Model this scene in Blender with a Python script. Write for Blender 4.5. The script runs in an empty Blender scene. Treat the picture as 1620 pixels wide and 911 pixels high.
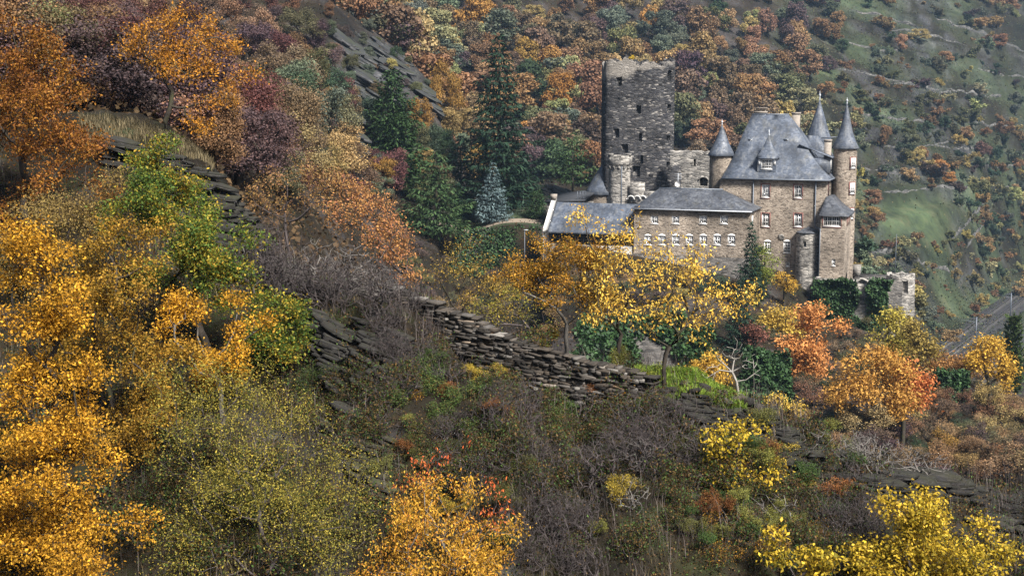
import bpy, math
import numpy as np
from mathutils import Vector, Matrix

# ------------------------------------------------------------------ camera, sky, sun, exposure
scene = bpy.context.scene
C = scene.collection
FPX = 2100.0
PITCH = math.radians(8.0)
CZ = 100.0
cam_d = bpy.data.cameras.new('camera')
cam_d.sensor_width = 36.0
cam_d.lens = 36.0 * FPX / 1620.0
cam_d.clip_start = 0.1
cam_d.clip_end = 6000.0
cam = bpy.data.objects.new('camera', cam_d)
cam.location = (0, 0, CZ)
cam.rotation_euler = (math.radians(90) - PITCH, 0, 0)
C.objects.link(cam)
scene.camera = cam

SUN_EL, SUN_AZ = math.radians(47.0), math.radians(146.0)   # azimuth clockwise from +Y (view direction)
world = bpy.data.worlds.new('World')
scene.world = world
world.use_nodes = True
wn = world.node_tree
wn.nodes.clear()
sky = wn.nodes.new('ShaderNodeTexSky')
sky.sky_type = 'NISHITA'
sky.sun_disc = False
sky.sun_elevation = SUN_EL
sky.sun_rotation = SUN_AZ
sky.dust_density = 3.0
sky.air_density = 1.0
bg = wn.nodes.new('ShaderNodeBackground')
bg.inputs['Strength'].default_value = 0.05
wo = wn.nodes.new('ShaderNodeOutputWorld')
wn.links.new(sky.outputs[0], bg.inputs[0])
wn.links.new(bg.outputs[0], wo.inputs[0])

sun_d = bpy.data.lights.new('sun', 'SUN')
sun_d.energy = 4.6
sun_d.angle = math.radians(11.0)
sun_d.color = (1.0, 0.965, 0.91)
sun = bpy.data.objects.new('sun', sun_d)
_sd = Vector((math.sin(SUN_AZ) * math.cos(SUN_EL), math.cos(SUN_AZ) * math.cos(SUN_EL), math.sin(SUN_EL)))
sun.rotation_euler = _sd.to_track_quat('Z', 'Y').to_euler()
sun.location = (60, -40, 200)
C.objects.link(sun)

scene.view_settings.view_transform = 'Standard'
scene.view_settings.look = 'None'
scene.view_settings.gamma = 1.0
scene.view_settings.use_curve_mapping = False
scene.view_settings.exposure = 1.2
scene.cycles.max_bounces = 6
scene.cycles.diffuse_bounces = 2
scene.cycles.transmission_bounces = 4
scene.cycles.transparent_max_bounces = 4
scene.cycles.volume_bounces = 1
scene.cycles.use_denoising = True
scene.cycles.denoiser = 'OPENIMAGEDENOISE'
scene.cycles.denoising_input_passes = 'RGB_ALBEDO_NORMAL'
scene.cycles.denoising_prefilter = 'ACCURATE'

# ------------------------------------------------------------------ projection helpers
CP, SP = math.cos(PITCH), math.sin(PITCH)
def st(px, py):
    sx = (px - 810.0) / FPX; uy = (455.5 - py) / FPX
    q = CP + uy * SP
    return sx / q, (-SP + uy * CP) / q
def at(px, py, Y):
    s, t = st(px, py)
    return np.array([s * Y, Y, CZ + t * Y])
def to_px(p):
    x, y, z = p[0], p[1], p[2] - CZ
    dep = y * CP - z * SP
    up = y * SP + z * CP
    return 810 + FPX * x / dep, 455.5 - FPX * up / dep

# ------------------------------------------------------------------ noise
_tab = np.random.default_rng(11).random((256, 256))
def vnoise(x, y):
    x = np.asarray(x, float); y = np.asarray(y, float)
    xi = np.floor(x).astype(int); yi = np.floor(y).astype(int)
    fx = x - xi; fy = y - yi
    fx = fx * fx * (3 - 2 * fx); fy = fy * fy * (3 - 2 * fy)
    a = _tab[xi & 255, yi & 255]; b = _tab[(xi + 1) & 255, yi & 255]
    c = _tab[xi & 255, (yi + 1) & 255]; d = _tab[(xi + 1) & 255, (yi + 1) & 255]
    return (a * (1 - fx) + b * fx) * (1 - fy) + (c * (1 - fx) + d * fx) * fy - 0.5
def fbm(x, y, o=4):
    r = 0; a = 1.0
    for k in range(o):
        r = r + a * vnoise(x * 2 ** k + 17.3 * k, y * 2 ** k + 9.1 * k); a *= 0.5
    return r
def sstep(a, b, x):
    t = np.clip((x - a) / (b - a), 0, 1)
    return t * t * (3 - 2 * t)

# ------------------------------------------------------------------ mesh / object helpers
def mk_mesh(name, V, F4=None, F3=None, smooth=False, mi4=None):
    V = np.asarray(V, np.float32).reshape(-1, 3)
    me = bpy.data.meshes.new(name)
    n4 = 0 if F4 is None else len(F4); n3 = 0 if F3 is None else len(F3)
    me.vertices.add(len(V)); me.vertices.foreach_set('co', V.ravel())
    li = []
    if n4: li.append(np.asarray(F4, np.int32).ravel())
    if n3: li.append(np.asarray(F3, np.int32).ravel())
    li = np.concatenate(li) if li else np.zeros(0, np.int32)
    me.loops.add(len(li)); me.loops.foreach_set('vertex_index', li)
    ls = np.concatenate([np.arange(n4) * 4, n4 * 4 + np.arange(n3) * 3]).astype(np.int32)
    me.polygons.add(n4 + n3); me.polygons.foreach_set('loop_start', ls)
    if smooth: me.polygons.foreach_set('use_smooth', np.ones(n4 + n3, bool))
    if mi4 is not None:
        m = np.zeros(n4 + n3, np.int32); m[:len(mi4)] = mi4; me.polygons.foreach_set('material_index', m)
    me.update(calc_edges=True)
    return me
class MB:
    """collects quads/tris of one part"""
    def __init__(s): s.V = []; s.Q = []; s.T = []; s.n = 0
    def add(s, V, Q=None, T=None):
        V = np.asarray(V, float).reshape(-1, 3)
        if Q is not None and len(Q): s.Q.append(np.asarray(Q) + s.n)
        if T is not None and len(T): s.T.append(np.asarray(T) + s.n)
        s.V.append(V); s.n += len(V); return s
    def box(s, x0, x1, y0, y1, z0, z1):
        V = [(x, y, z) for z in (z0, z1) for y in (y0, y1) for x in (x0, x1)]
        return s.add(V, [(0, 2, 3, 1), (4, 5, 7, 6), (0, 1, 5, 4), (2, 6, 7, 3), (0, 4, 6, 2), (1, 3, 7, 5)])
    def tube(s, pts, rad, k=6, caps=True):
        pts = np.asarray(pts, float); n = len(pts)
        rad = np.broadcast_to(np.asarray(rad, float), (n,))
        d = np.gradient(pts, axis=0); d /= np.linalg.norm(d, axis=1)[:, None] + 1e-9
        ref = np.where(np.abs(d[:, 2:3]) > 0.9, np.array([[1., 0, 0]]), np.array([[0, 0, 1.]]))
        a = np.cross(d, ref); a /= np.linalg.norm(a, axis=1)[:, None]; b = np.cross(d, a)
        th = np.arange(k) * 2 * np.pi / k
        V = pts[:, None] + rad[:, None, None] * (np.cos(th)[None, :, None] * a[:, None] + np.sin(th)[None, :, None] * b[:, None])
        i = np.arange(n - 1)[:, None] * k; j = np.arange(k)[None]; j2 = (j + 1) % k
        Q = np.stack([i + j, i + j2, i + k + j2, i + k + j], -1).reshape(-1, 4)
        T = []
        if caps:
            for q in range(1, k - 1): T.append((0, q + 1, q)); T.append(((n - 1) * k, (n - 1) * k + q, (n - 1) * k + q + 1))
        return s.add(V.reshape(-1, 3), Q, T)
    def rings(s, R, close=True, cap0=False, cap1=False):
        """R: list of rings, each (k,3)"""
        R = np.asarray(R, float); n, k = R.shape[:2]
        i = np.arange(n - 1)[:, None] * k; j = np.arange(k if close else k - 1)[None]; j2 = (j + 1) % k
        Q = np.stack([i + j, i + j2, i + k + j2, i + k + j], -1).reshape(-1, 4)
        T = []
        for q in range(1, k - 1):
            if cap0: T.append((0, q + 1, q))
            if cap1: T.append(((n - 1) * k, (n - 1) * k + q, (n - 1) * k + q + 1))
        return s.add(R.reshape(-1, 3), Q, T)
    def mesh(s, name, smooth=False):
        return mk_mesh(name, np.concatenate(s.V), np.concatenate(s.Q) if s.Q else None, np.concatenate(s.T) if s.T else None, smooth)
    def build(s, name, m, parent=None, smooth=False):
        return obj(name, s.mesh(name, smooth), m, parent)
def obj(name, me, m=None, parent=None, loc=None):
    if m is not None and len(me.materials) == 0:
        for q in (m if isinstance(m, (list, tuple)) else [m]): me.materials.append(q)
    o = bpy.data.objects.new(name, me); C.objects.link(o)
    if parent is not None: o.parent = parent
    if loc is not None: o.location = loc
    return o
def tag(o, label, cat, group=None, kind=None):
    if label: o['label'] = label
    if cat: o['category'] = cat
    if group: o['group'] = group
    if kind: o['kind'] = kind
    return o
def thing(name, label, cat, loc=(0, 0, 0), rz=0, group=None):
    o = bpy.data.objects.new(name, None); C.objects.link(o)
    o.empty_display_size = 0.3
    o.location = loc; o.rotation_euler = (0, 0, rz)
    return tag(o, label, cat, group)

# ------------------------------------------------------------------ materials
class NT:
    def __init__(s, name):
        s.m = bpy.data.materials.new(name); s.m.use_nodes = True; s.t = s.m.node_tree; s.t.nodes.clear()
        s.out = s.n('ShaderNodeOutputMaterial')
    def n(s, typ, **kw):
        nd = s.t.nodes.new(typ)
        for k, v in kw.items(): setattr(nd, k, v)
        return nd
    def l(s, a, b): s.t.links.new(a, b)
    def set(s, nd, key, v):
        if hasattr(v, 'is_linked') or hasattr(v, 'links'): s.l(v, nd.inputs[key])
        else: nd.inputs[key].default_value = v
    def noise(s, vec, scale, detail=4, rough=0.55):
        nd = s.n('ShaderNodeTexNoise'); nd.inputs['Scale'].default_value = scale; nd.inputs['Detail'].default_value = detail
        nd.inputs['Roughness'].default_value = rough
        if vec is not None: s.l(vec, nd.inputs['Vector'])
        return nd.outputs['Fac']
    def ramp(s, fac, stops, interp='LINEAR'):
        nd = s.n('ShaderNodeValToRGB'); nd.color_ramp.interpolation = interp
        e = nd.color_ramp.elements
        while len(e) < len(stops): e.new(0.5)
        for q, (p, c) in zip(e, stops):
            q.position = p; q.color = (c[0], c[1], c[2], 1) if hasattr(c, '__len__') else (c, c, c, 1)
        s.l(fac, nd.inputs[0]); return nd.outputs[0]
    def mix(s, fac, a, b, mode='MIX'):
        nd = s.n('ShaderNodeMix', data_type='RGBA', blend_type=mode)
        for i, v in ((0, fac), (6, a), (7, b)):
            if hasattr(v, 'links'): s.l(v, nd.inputs[i])
            else: nd.inputs[i].default_value = (v[0], v[1], v[2], 1) if hasattr(v, '__len__') else v
        return nd.outputs[2]
    def math(s, op, a, b=0.0):
        nd = s.n('ShaderNodeMath', operation=op)
        for i, v in ((0, a), (1, b)):
            if hasattr(v, 'links'): s.l(v, nd.inputs[i])
            else: nd.inputs[i].default_value = v
        return nd.outputs[0]
    def mapping(s, vec, scale=(1, 1, 1), rot=(0, 0, 0)):
        nd = s.n('ShaderNodeMapping'); nd.inputs['Scale'].default_value = scale; nd.inputs['Rotation'].default_value = rot
        s.l(vec, nd.inputs['Vector']); return nd.outputs[0]
    def coord(s, which='Object'): return s.n('ShaderNodeTexCoord').outputs[which]
    def bump(s, h, strength, dist=0.05):
        nd = s.n('ShaderNodeBump'); nd.inputs['Strength'].default_value = strength; nd.inputs['Distance'].default_value = dist
        s.l(h, nd.inputs['Height']); return nd.outputs[0]
    def principled(s, col, rough=0.9, normal=None, spec=0.3, metal=0.0):
        nd = s.n('ShaderNodeBsdfPrincipled')
        s.set(nd, 'Base Color', col if hasattr(col, 'links') else (*col, 1)); s.set(nd, 'Roughness', rough)
        nd.inputs['Specular IOR Level'].default_value = spec; nd.inputs['Metallic'].default_value = metal
        if normal is not None: s.l(normal, nd.inputs['Normal'])
        s.l(nd.outputs[0], s.out.inputs['Surface']); return nd
def plain(name, col, rough=0.7, var=0.25, scale=6.0, spec=0.3, metal=0.0):
    k = NT(name); c = k.coord()
    f = k.noise(c, scale, 5)
    cc = k.mix(k.ramp(f, [(0.25, 0.0), (0.75, 1.0)]), tuple(x * (1 - var) for x in col), tuple(min(1, x * (1 + var)) for x in col))
    k.principled(cc, rough, spec=spec, metal=metal); return k.m
def leaf_mat(name, cols, transl=0.28, objcol=False, patch=1.2, spec=0.12, jit=0.45):
    """cols: palette across leaves; each leaf takes its own tint"""
    k = NT(name)
    g = k.n('ShaderNodeNewGeometry')
    r = g.outputs['Random Per Island']
    c = k.coord('Object')
    nz = k.noise(c, patch, 2)
    f = k.math('ADD', k.math('MULTIPLY', r, 0.55), k.math('MULTIPLY', k.math('SUBTRACT', nz, 0.28), 1.0))
    col = k.ramp(f, [((i + 0.0) / max(1, len(cols) - 1), q) for i, q in enumerate(cols)])
    if objcol:
        oi = k.n('ShaderNodeObjectInfo')
        col = k.mix(1.0, col, oi.outputs['Color'], 'MULTIPLY')
    r2 = k.math('FRACT', k.math('MULTIPLY', r, 57.31))
    br = k.math('ADD', 1.0 - jit, k.math('MULTIPLY', r2, 2 * jit))
    col = k.mix(1.0, col, k.n('ShaderNodeCombineColor').outputs[0], 'MULTIPLY') if False else col
    hs = k.n('ShaderNodeHueSaturation'); k.l(col, hs.inputs['Color']); k.l(br, hs.inputs['Value'])
    col = hs.outputs[0]
    d = k.n('ShaderNodeBsdfPrincipled'); k.l(col, d.inputs['Base Color']); d.inputs['Roughness'].default_value = 0.6
    d.inputs['Specular IOR Level'].default_value = spec
    t = k.n('ShaderNodeBsdfTranslucent'); k.l(col, t.inputs['Color'])
    mx = k.n('ShaderNodeMixShader'); mx.inputs[0].default_value = transl
    k.l(d.outputs[0], mx.inputs[1]); k.l(t.outputs[0], mx.inputs[2]); k.l(mx.outputs[0], k.out.inputs['Surface'])
    return k.m
def bark_mat(name, a, b, moss=None, sc=8.0):
    k = NT(name); c = k.coord()
    f = k.noise(k.mapping(c, (1, 1, 0.35)), sc, 5)
    col = k.ramp(f, [(0.3, a), (0.7, b)])
    if moss is not None:
        col = k.mix(k.ramp(k.noise(c, 1.7, 3), [(0.5, 0.0), (0.68, 0.8)]), col, moss)
    k.principled(col, 0.9, k.bump(f, 0.5, 0.02)); return k.m
def masonry(name, cols, mortar, sx=1.7, sz=5.0, bump=0.7, stain=None, stain_amt=0.5, pale=None, pale_z=None, pale_x=0.0):
    k = NT(name); c = k.coord()
    nd = k.n('ShaderNodeTexNoise'); nd.inputs['Scale'].default_value = 1.6; k.l(c, nd.inputs['Vector'])
    off = k.n('ShaderNodeVectorMath', operation='MULTIPLY_ADD')
    k.l(nd.outputs['Color'], off.inputs[0]); off.inputs[1].default_value = (0.25, 0.25, 0.10); k.l(c, off.inputs[2])
    v = k.mapping(off.outputs[0], (sx, sx, sz))
    vo = k.n('ShaderNodeTexVoronoi'); vo.feature = 'F1'; vo.inputs['Scale'].default_value = 1.0; k.l(v, vo.inputs['Vector'])
    ve = k.n('ShaderNodeTexVoronoi'); ve.feature = 'DISTANCE_TO_EDGE'; ve.inputs['Scale'].default_value = 1.0; k.l(v, ve.inputs['Vector'])
    sep = k.n('ShaderNodeSeparateColor'); k.l(vo.outputs['Color'], sep.inputs[0])
    col = k.ramp(sep.outputs[0], [(i / (len(cols) - 1), q) for i, q in enumerate(cols)])
    fine = k.noise(c, 14, 4)
    col = k.mix(0.35, col, k.ramp(fine, [(0.3, 0.1), (0.7, 0.9)]), 'OVERLAY')
    e = k.ramp(ve.outputs['Distance'], [(0.0, 1.0), (0.09, 0.0)])
    col = k.mix(e, col, mortar)
    # deep open joints and missing stones
    hole = k.ramp(sep.outputs[1], [(0.86, 0.0), (0.9, 1.0)])
    col = k.mix(k.math('MULTIPLY', hole, 0.75), col, tuple(x * 0.22 for x in mortar))
    if stain is not None:
        sn = k.noise(k.mapping(c, (0.35, 0.35, 0.16)), 1.0, 5)
        col = k.mix(k.ramp(sn, [(0.42, 0.0), (0.66, stain_amt)]), col, stain)
    bigv = k.noise(k.mapping(c, (.22, .22, .3)), 1.0, 6, .6); col = k.mix(.75, col, k.ramp(bigv, [(.3, .22), (.72, .78)]), 'OVERLAY')
    if pale is not None:
        sp = k.n('ShaderNodeSeparateXYZ'); k.l(c, sp.inputs[0])
        zz = k.math('ADD', k.math('ADD', sp.outputs[2], k.math('MULTIPLY', k.math('SUBTRACT', sp.outputs[0], pale_x), -.22)), k.math('MULTIPLY', k.noise(c, 0.45, 6), 5.5))
        col = k.mix(k.ramp(k.math('MULTIPLY', k.math('SUBTRACT', zz, pale_z), 0.5), [(0.0, 0.0), (0.5, 0.5)]), col, pale)
    h = k.math('ADD', k.math('MINIMUM', ve.outputs['Distance'], 0.18), k.math('MULTIPLY', fine, 0.15))
    h = k.math('SUBTRACT', h, k.math('MULTIPLY', hole, 0.15))
    k.principled(col, 0.92, k.bump(h, bump, 0.35), spec=0.2); return k.m
def slate_mat(name, a, b, c2, streak):
    k = NT(name); c = k.coord()
    v = k.mapping(c, (2.4, 2.4, 4.0))
    vo = k.n('ShaderNodeTexVoronoi'); vo.inputs['Scale'].default_value = 1.3; k.l(v, vo.inputs['Vector'])
    sep = k.n('ShaderNodeSeparateColor'); k.l(vo.outputs['Color'], sep.inputs[0])
    col = k.ramp(sep.outputs[0], [(0, a), (0.6, b), (1, c2)])
    col = k.mix(k.ramp(k.noise(k.mapping(c, (0.9, 0.9, 0.12)), 1.6, 6, 0.65), [(0.5, 0.0), (0.66, 0.75)]), col, streak)
    col = k.mix(k.ramp(k.noise(c, 0.35, 5, .65), [(0.42, 0.0), (0.62, 0.75)]), col, tuple(x * 0.5 for x in a))
    col = k.mix(k.ramp(k.noise(k.mapping(c, (.5, .5, .2)), 1.3, 6, .7), [(0.55, 0.0), (0.7, 0.5)]), col, (.085, .08, .06))
    z = k.n('ShaderNodeSeparateXYZ'); k.l(c, z.inputs[0])
    course = k.math('FRACT', k.math('MULTIPLY', z.outputs[2], 3.4))
    h = k.math('ADD', k.math('MULTIPLY', course, -0.35), k.math('MULTIPLY', sep.outputs[1], 0.4))
    k.principled(col, k.ramp(sep.outputs[2], [(0, 0.45), (1, 0.75)]), k.bump(h, 0.35, 0.06), spec=0.4); return k.m
def rock_mat(name, a, b, c2, lichen, lich_amt=0.5, bed=(0.6, 0.6, 7.0), rot=(0.15, -0.25, 0.2), moss=None, obj_space=True):
    k = NT(name); c = k.coord('Object') if obj_space else k.n('ShaderNodeNewGeometry').outputs['Position']
    v = k.mapping(c, bed, rot)
    n1 = k.noise(v, 1.2, 7, 0.65); n2 = k.noise(c, 2.2, 6, 0.6)
    col = k.ramp(n1, [(0.28, a), (0.5, b), (0.72, c2)])
    col = k.mix(k.ramp(n2, [(0.55, 0.0), (0.7, lich_amt)]), col, lichen)
    if moss is not None:
        g = k.n('ShaderNodeNewGeometry'); sp = k.n('ShaderNodeSeparateXYZ'); k.l(g.outputs['Normal'], sp.inputs[0])
        mf = k.math('MULTIPLY', k.ramp(sp.outputs[2], [(0.35, 0.0), (0.8, 1.0)]), k.ramp(k.noise(c, 1.1, 4), [(0.42, 0.0), (0.6, 0.9)]))
        col = k.mix(mf, col, moss)
    k.principled(col, 0.9, k.bump(k.math('ADD', n1, k.math('MULTIPLY', n2, 0.5)), 0.9, 0.12), spec=0.25); return k.m
# ------------------------------------------------------------------ terrain
KS, KL = 6.0, 1.6
ctrl = []
def cpt(px, py, Y):
    s, t = st(px, py); ctrl.append((s, math.log(Y), t))
def cz(px, Y, z):
    s, _ = st(px, 455); ctrl.append((s, math.log(Y), z / Y))
for px in (-900, -400, -150, 100, 350, 600, 850, 1100, 1350, 1620, 1900, 2400):
    cpt(px, 925, 30.0); cpt(px, 1180, 26.5)
    cz(px, 18, -13.5); cz(px, 10, -8.0); cz(px, 5, -3.8); cz(px, 3, -2.4)
CREST = [(-900, 60, 52), (-300, 120, 50), (-50, 190, 51), (150, 214, 52), (260, 224, 52), (330, 256, 51), (372, 318, 49), (400, 388, 46), (450, 415, 44.5), (520, 440, 43), (640, 462, 41),
         (700, 486, 40), (780, 522, 39), (880, 562, 38), (1000, 590, 37), (1100, 613, 37), (1200, 646, 37), (1290, 686, 38), (1400, 726, 39),
         (1500, 748, 40), (1620, 768, 41), (1800, 800, 42), (2050, 830, 43), (2400, 850, 44)]
for q in CREST: cpt(*q)
for q in [(-200, 480, 40), (100, 500, 40), (-100, 700, 35), (120, 700, 35), (300, 600, 37), (300, 420, 42), (450, 560, 38.5), (500, 640, 36.5), (700, 690, 35), (900, 730, 34),
          (1100, 770, 33.7), (1300, 805, 34), (1500, 835, 34.5), (1620, 845, 35), (1850, 870, 35.5)]: cpt(*q)
for px, a in ((640, -9.5), (780, -12), (900, -13.5), (1000, -14), (1200, -16), (1400, -18), (1620, -19), (1900, -20), (2400, -20)):
    cz(px, 47, a); cz(px, 60, a - 5.5); cz(px, 85, a - 11)
for px, zz in ((640, -21), (900, -30), (1200, -34), (1500, -38), (1900, -40)): cz(px, 120, zz)
cz(450, 50, -7.2); cz(520, 50, -8); cz(520, 65, -10.5); cz(500, 95, -11); cz(560, 140, -16); cz(400, 60, -6.0); cz(420, 85, -7)
for q in [(-500, 110, 80), (-200, 130, 80), (100, 195, 75), (300, 185, 95), (450, 235, 125), (500, 165, 180), (250, 110, 130), (100, 30, 170), (-200, -40, 170), (-700, -80, 200),
          (400, 60, 225), (470, 30, 245), (540, 46, 252), (620, 84, 257), (690, 140, 258), (560, 150, 240), (610, 220, 234), (640, 310, 226), (700, 347, 220), (780, 346, 220), (860, 346, 220),
          (640, 350, 205), (740, 345, 238), (800, 320, 246), (868, 285, 243),
          (-300, -200, 260), (100, -150, 300), (400, -90, 330), (-900, -250, 400)]: cpt(*q)
# behind the spur, then the far slope
cz(720, 300, -22); cz(860, 300, -36); cz(640, 330, 0); cz(560, 330, 10)
for q in [(760, 210, 355), (770, 90, 420), (700, 30, 440), (600, -30, 460), (860, 160, 400), (860, 262, 345), (960, 0, 540), (960, 200, 405), (1100, 100, 480),
          (1100, 240, 400), (1300, 0, 650), (1300, 200, 490), (1450, 100, 610), (1450, 250, 510), (1440, 350, 455), (1400, 440, 400), (1560, 350, 500), (1600, 150, 640),
          (1620, 0, 750), (1600, 440, 470), (1480, 500, 380), (1900, 400, 480), (1900, 100, 720), (2400, 100, 700),
          (800, -250, 760), (1300, -200, 920), (1800, -200, 1050), (2500, -100, 1000), (300, -420, 640)]: cpt(*q)
for px in (-900, 300, 1300, 2500): cz(px, 1600, 260)
# castle spur
for q in [(1000, 432, 187), (1100, 446, 188), (1200, 456, 190), (1280, 470, 192), (870, 410, 190), (940, 330, 235), (1060, 330, 230), (1200, 340, 225), (1345, 448, 206), (1300, 525, 186), (1340, 530, 184), (1390, 538, 184), (1440, 545, 185), (1370, 400, 250),
          (1500, 590, 200), (1480, 560, 260), (1560, 650, 150), (1620, 640, 190), (900, 520, 155), (750, 430, 188), (1100, 590, 145), (1220, 620, 145), (1400, 660, 130), (1300, 560, 165), (1620, 735, 110)]: cpt(*q)
for px, Y in ((1500, 375), (1530, 400), (1600, 440), (1620, 480), (1700, 500), (1700, 400), (1850, 420), (1640, 380), (1600, 330), (2200, 430)): cz(px, Y, -72.5)
cz(1700, 260, -62); cz(1950, 260, -66); cz(2300, 260, -66)
_c = np.array(ctrl)
_P = np.stack([_c[:, 0] * KS, _c[:, 1] * KL], 1)
def _U(r2): return 0.5 * r2 * np.log(r2 + 1e-12)
_D = ((_P[:, None] - _P[None]) ** 2).sum(-1)
_n = len(_P)
_A = np.zeros((_n + 3, _n + 3)); _A[:_n, :_n] = _U(_D) + np.eye(_n) * 0.004
_A[:_n, _n] = 1; _A[:_n, _n + 1:] = _P; _A[_n, :_n] = 1; _A[_n + 1:, :_n] = _P.T
_W = np.linalg.solve(_A, np.concatenate([_c[:, 2], np.zeros(3)]))
# rows (ln Y) finer where the near ridge stands
ROWS = np.concatenate([np.linspace(math.log(2.5), math.log(24), 30)[:-1], np.linspace(math.log(24), math.log(58), 260)[:-1], np.linspace(math.log(58), math.log(300), 170)[:-1], np.linspace(math.log(300), math.log(2200), 190)])
COLS = np.concatenate([np.linspace(-1.3, -0.46, 50)[:-1], np.linspace(-0.46, 0.46, 420)[:-1], np.linspace(0.46, 1.3, 50)])
_S, _L = np.meshgrid(COLS, ROWS)
_q = np.stack([_S.ravel() * KS, _L.ravel() * KL], 1)
_T = np.zeros(len(_q))
for i0 in range(0, len(_q), 20000):
    qq = _q[i0:i0 + 20000]
    d2 = ((qq[:, None] - _P[None]) ** 2).sum(-1)
    _T[i0:i0 + 20000] = _U(d2) @ _W[:_n] + _W[_n] + qq @ _W[_n + 1:]
_T = _T.reshape(_S.shape)
GY = np.exp(_L); GX = _S * GY; GZ = _T * GY
# the dry stone wall holds the ground up: the slope in front of it lies lower
WALL = [(600, 452, 41.6, 0.0), (628, 456, 41.2, 0.25), (700, 484, 40, 0.7), (780, 520, 39, 1.0), (860, 553, 38.2, 1.15), (940, 575, 37.5, 1.05), (1000, 586, 37.1, 0.8), (1030, 594, 37, 0.5), (1090, 611, 37, 0.0)]
_ws = np.array([st(q[0], q[1])[0] for q in WALL]); _wy = np.array([q[2] for q in WALL]); _wh = np.array([q[3] for q in WALL])
wy = np.interp(_S, _ws, _wy); wh = np.interp(_S, _ws, _wh, left=0, right=0)
_sd = (wy + 0.25) - GY
GZ = GZ - wh * sstep(0, 0.5, _sd) * (1 - sstep(2.0, 6.0, _sd))
_pxg = 810 + _S * 2080
_hm = sstep(690, 712, _pxg) * (1 - sstep(864, 880, _pxg))
GZ = GZ - 8.5 * _hm * (1 - sstep(208, 211, GY)) * sstep(140, 190, GY)
# relief
near = 1 - sstep(55, 90, GY)
GZ = GZ + near * sstep(20, 28, GY) * (0.55 * fbm(GX * 0.35, GY * 0.35, 3) + 0.28 * fbm(GX * 1.3 + 5, GY * 1.3, 3))
far = sstep(70, 140, GY)
GZ = GZ + far * (2.2 - 1.5 * ((GY > 150) & (GY < 260))) * fbm(GX / 22.0, GY / 22.0, 4)
GZ = GZ + sstep(320, 420, GY) * (1.6 * fbm(GX / 7.0, GY / 7.0, 3))
# terraces on the far right slope: old vineyard steps
_tz = GZ / 7.5 + 0.6 * fbm(GX / 60.0, GY / 60.0, 2)
_fr = _tz - np.floor(_tz)
_terr = sstep(380, 430, GY) * sstep(0.20, 0.28, _S) * sstep(-60, -50, GZ)
GZ = GZ + _terr * 7.5 * (sstep(0.35, 0.65, _fr) - _fr) * 0.5
# rail bed cutting
RA, RB = np.array([100.0, 335.0]), np.array([230.0, 559.0])
_rd = (RB - RA) / np.linalg.norm(RB - RA)
_lat = (GX - RA[0]) * _rd[1] - (GY - RA[1]) * _rd[0]; _lon = (GX - RA[0]) * _rd[0] + (GY - RA[1]) * _rd[1]
_k = (1 - sstep(7, 24, np.abs(_lat))) * sstep(-40, 20, _lon)
GZ = GZ * (1 - _k) + (-72.6) * _k
# castle platform and garden terrace stay level enough for the walls
def H(x, y):
    x = np.asarray(x, float); y = np.maximum(np.asarray(y, float), 2.6)
    s = np.clip(x / y, COLS[0], COLS[-1] - 1e-6); l = np.clip(np.log(y), ROWS[0], ROWS[-1] - 1e-6)
    i = np.clip(np.searchsorted(ROWS, l, 'right') - 1, 0, len(ROWS) - 2); j = np.clip(np.searchsorted(COLS, s, 'right') - 1, 0, len(COLS) - 2)
    fy = (l - ROWS[i]) / (ROWS[i + 1] - ROWS[i]); fx = (s - COLS[j]) / (COLS[j + 1] - COLS[j])
    z = (GZ[i, j] * (1 - fx) + GZ[i, j + 1] * fx) * (1 - fy) + (GZ[i + 1, j] * (1 - fx) + GZ[i + 1, j + 1] * fx) * fy
    return z + CZ
def gpt(px, Y, py=455):
    s, _ = st(px, py)
    return np.array([s * Y, Y, float(H(s * Y, Y))])
_lg = np.linspace(math.log(20), math.log(1800), 1600); _yg = np.exp(_lg)
def hit(px, py, ymin=20.0):
    """first ground point seen through a pixel beyond ymin"""
    s, t = st(px, py)
    z = H(s * _yg, _yg) - CZ
    k = np.nonzero((z > t * _yg) & (_yg > ymin))[0]
    if len(k) == 0: return None
    Y = _yg[k[0]]
    return np.array([s * Y, Y, float(z[k[0]]) + CZ])
# ground cover kinds: R = grass, G = bare rock/scree, B = leaf litter (rest: dry scrub and moss)
nr, nc = GX.shape
PXg = 810 + FPX * GX / (GY * CP - GZ * SP); PYg = 455.5 - FPX * (GY * SP + GZ * CP) / (GY * CP - GZ * SP)
n1 = fbm(GX / 30.0, GY / 30.0, 4); n2 = fbm(GX / 6.0, GY / 6.0, 4); n3 = fbm(GX * 0.9, GY * 0.9, 4)
gr = sstep(380, 420, GY) * sstep(0.18, 0.27, _S + 0.06 * n1) * sstep(-0.3, 0.4, n1) * 0.65
gr = np.maximum(gr, np.exp(-(((PXg - 1440) / 75) ** 2 + ((PYg - 345) / 45) ** 2)) * (GY > 350))
gr = np.maximum(gr, np.exp(-(((PXg - 1590) / 60) ** 2 + ((PYg - 480) / 30) ** 2)) * (GY > 330))
gr = np.maximum(gr, sstep(1015, 1045, PXg) * (1 - sstep(1165, 1190, PXg)) * np.exp(-((GY - 37.2) / 0.7) ** 2))
gr = np.maximum(gr, np.exp(-(((PXg - 195) / 45) ** 2)) * np.exp(-((GY - 52.3) / 1.6) ** 2))
gr = np.maximum(gr, (np.abs(GY - 228) < 14) * sstep(690, 720, PXg) * (1 - sstep(850, 870, PXg)) * 0.8)
rk = sstep(0.30, 0.6, n2 + 0.3) * 0.5 * (GY > 60) + sstep(0.1, 0.5, n3) * 0.4 * (GY < 60)
rk = np.maximum(rk, np.exp(-(((PXg - 600) / 70) ** 2 + ((PYg - 130) / 80) ** 2)) * ((GY > 215) & (GY < 275)))
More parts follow.
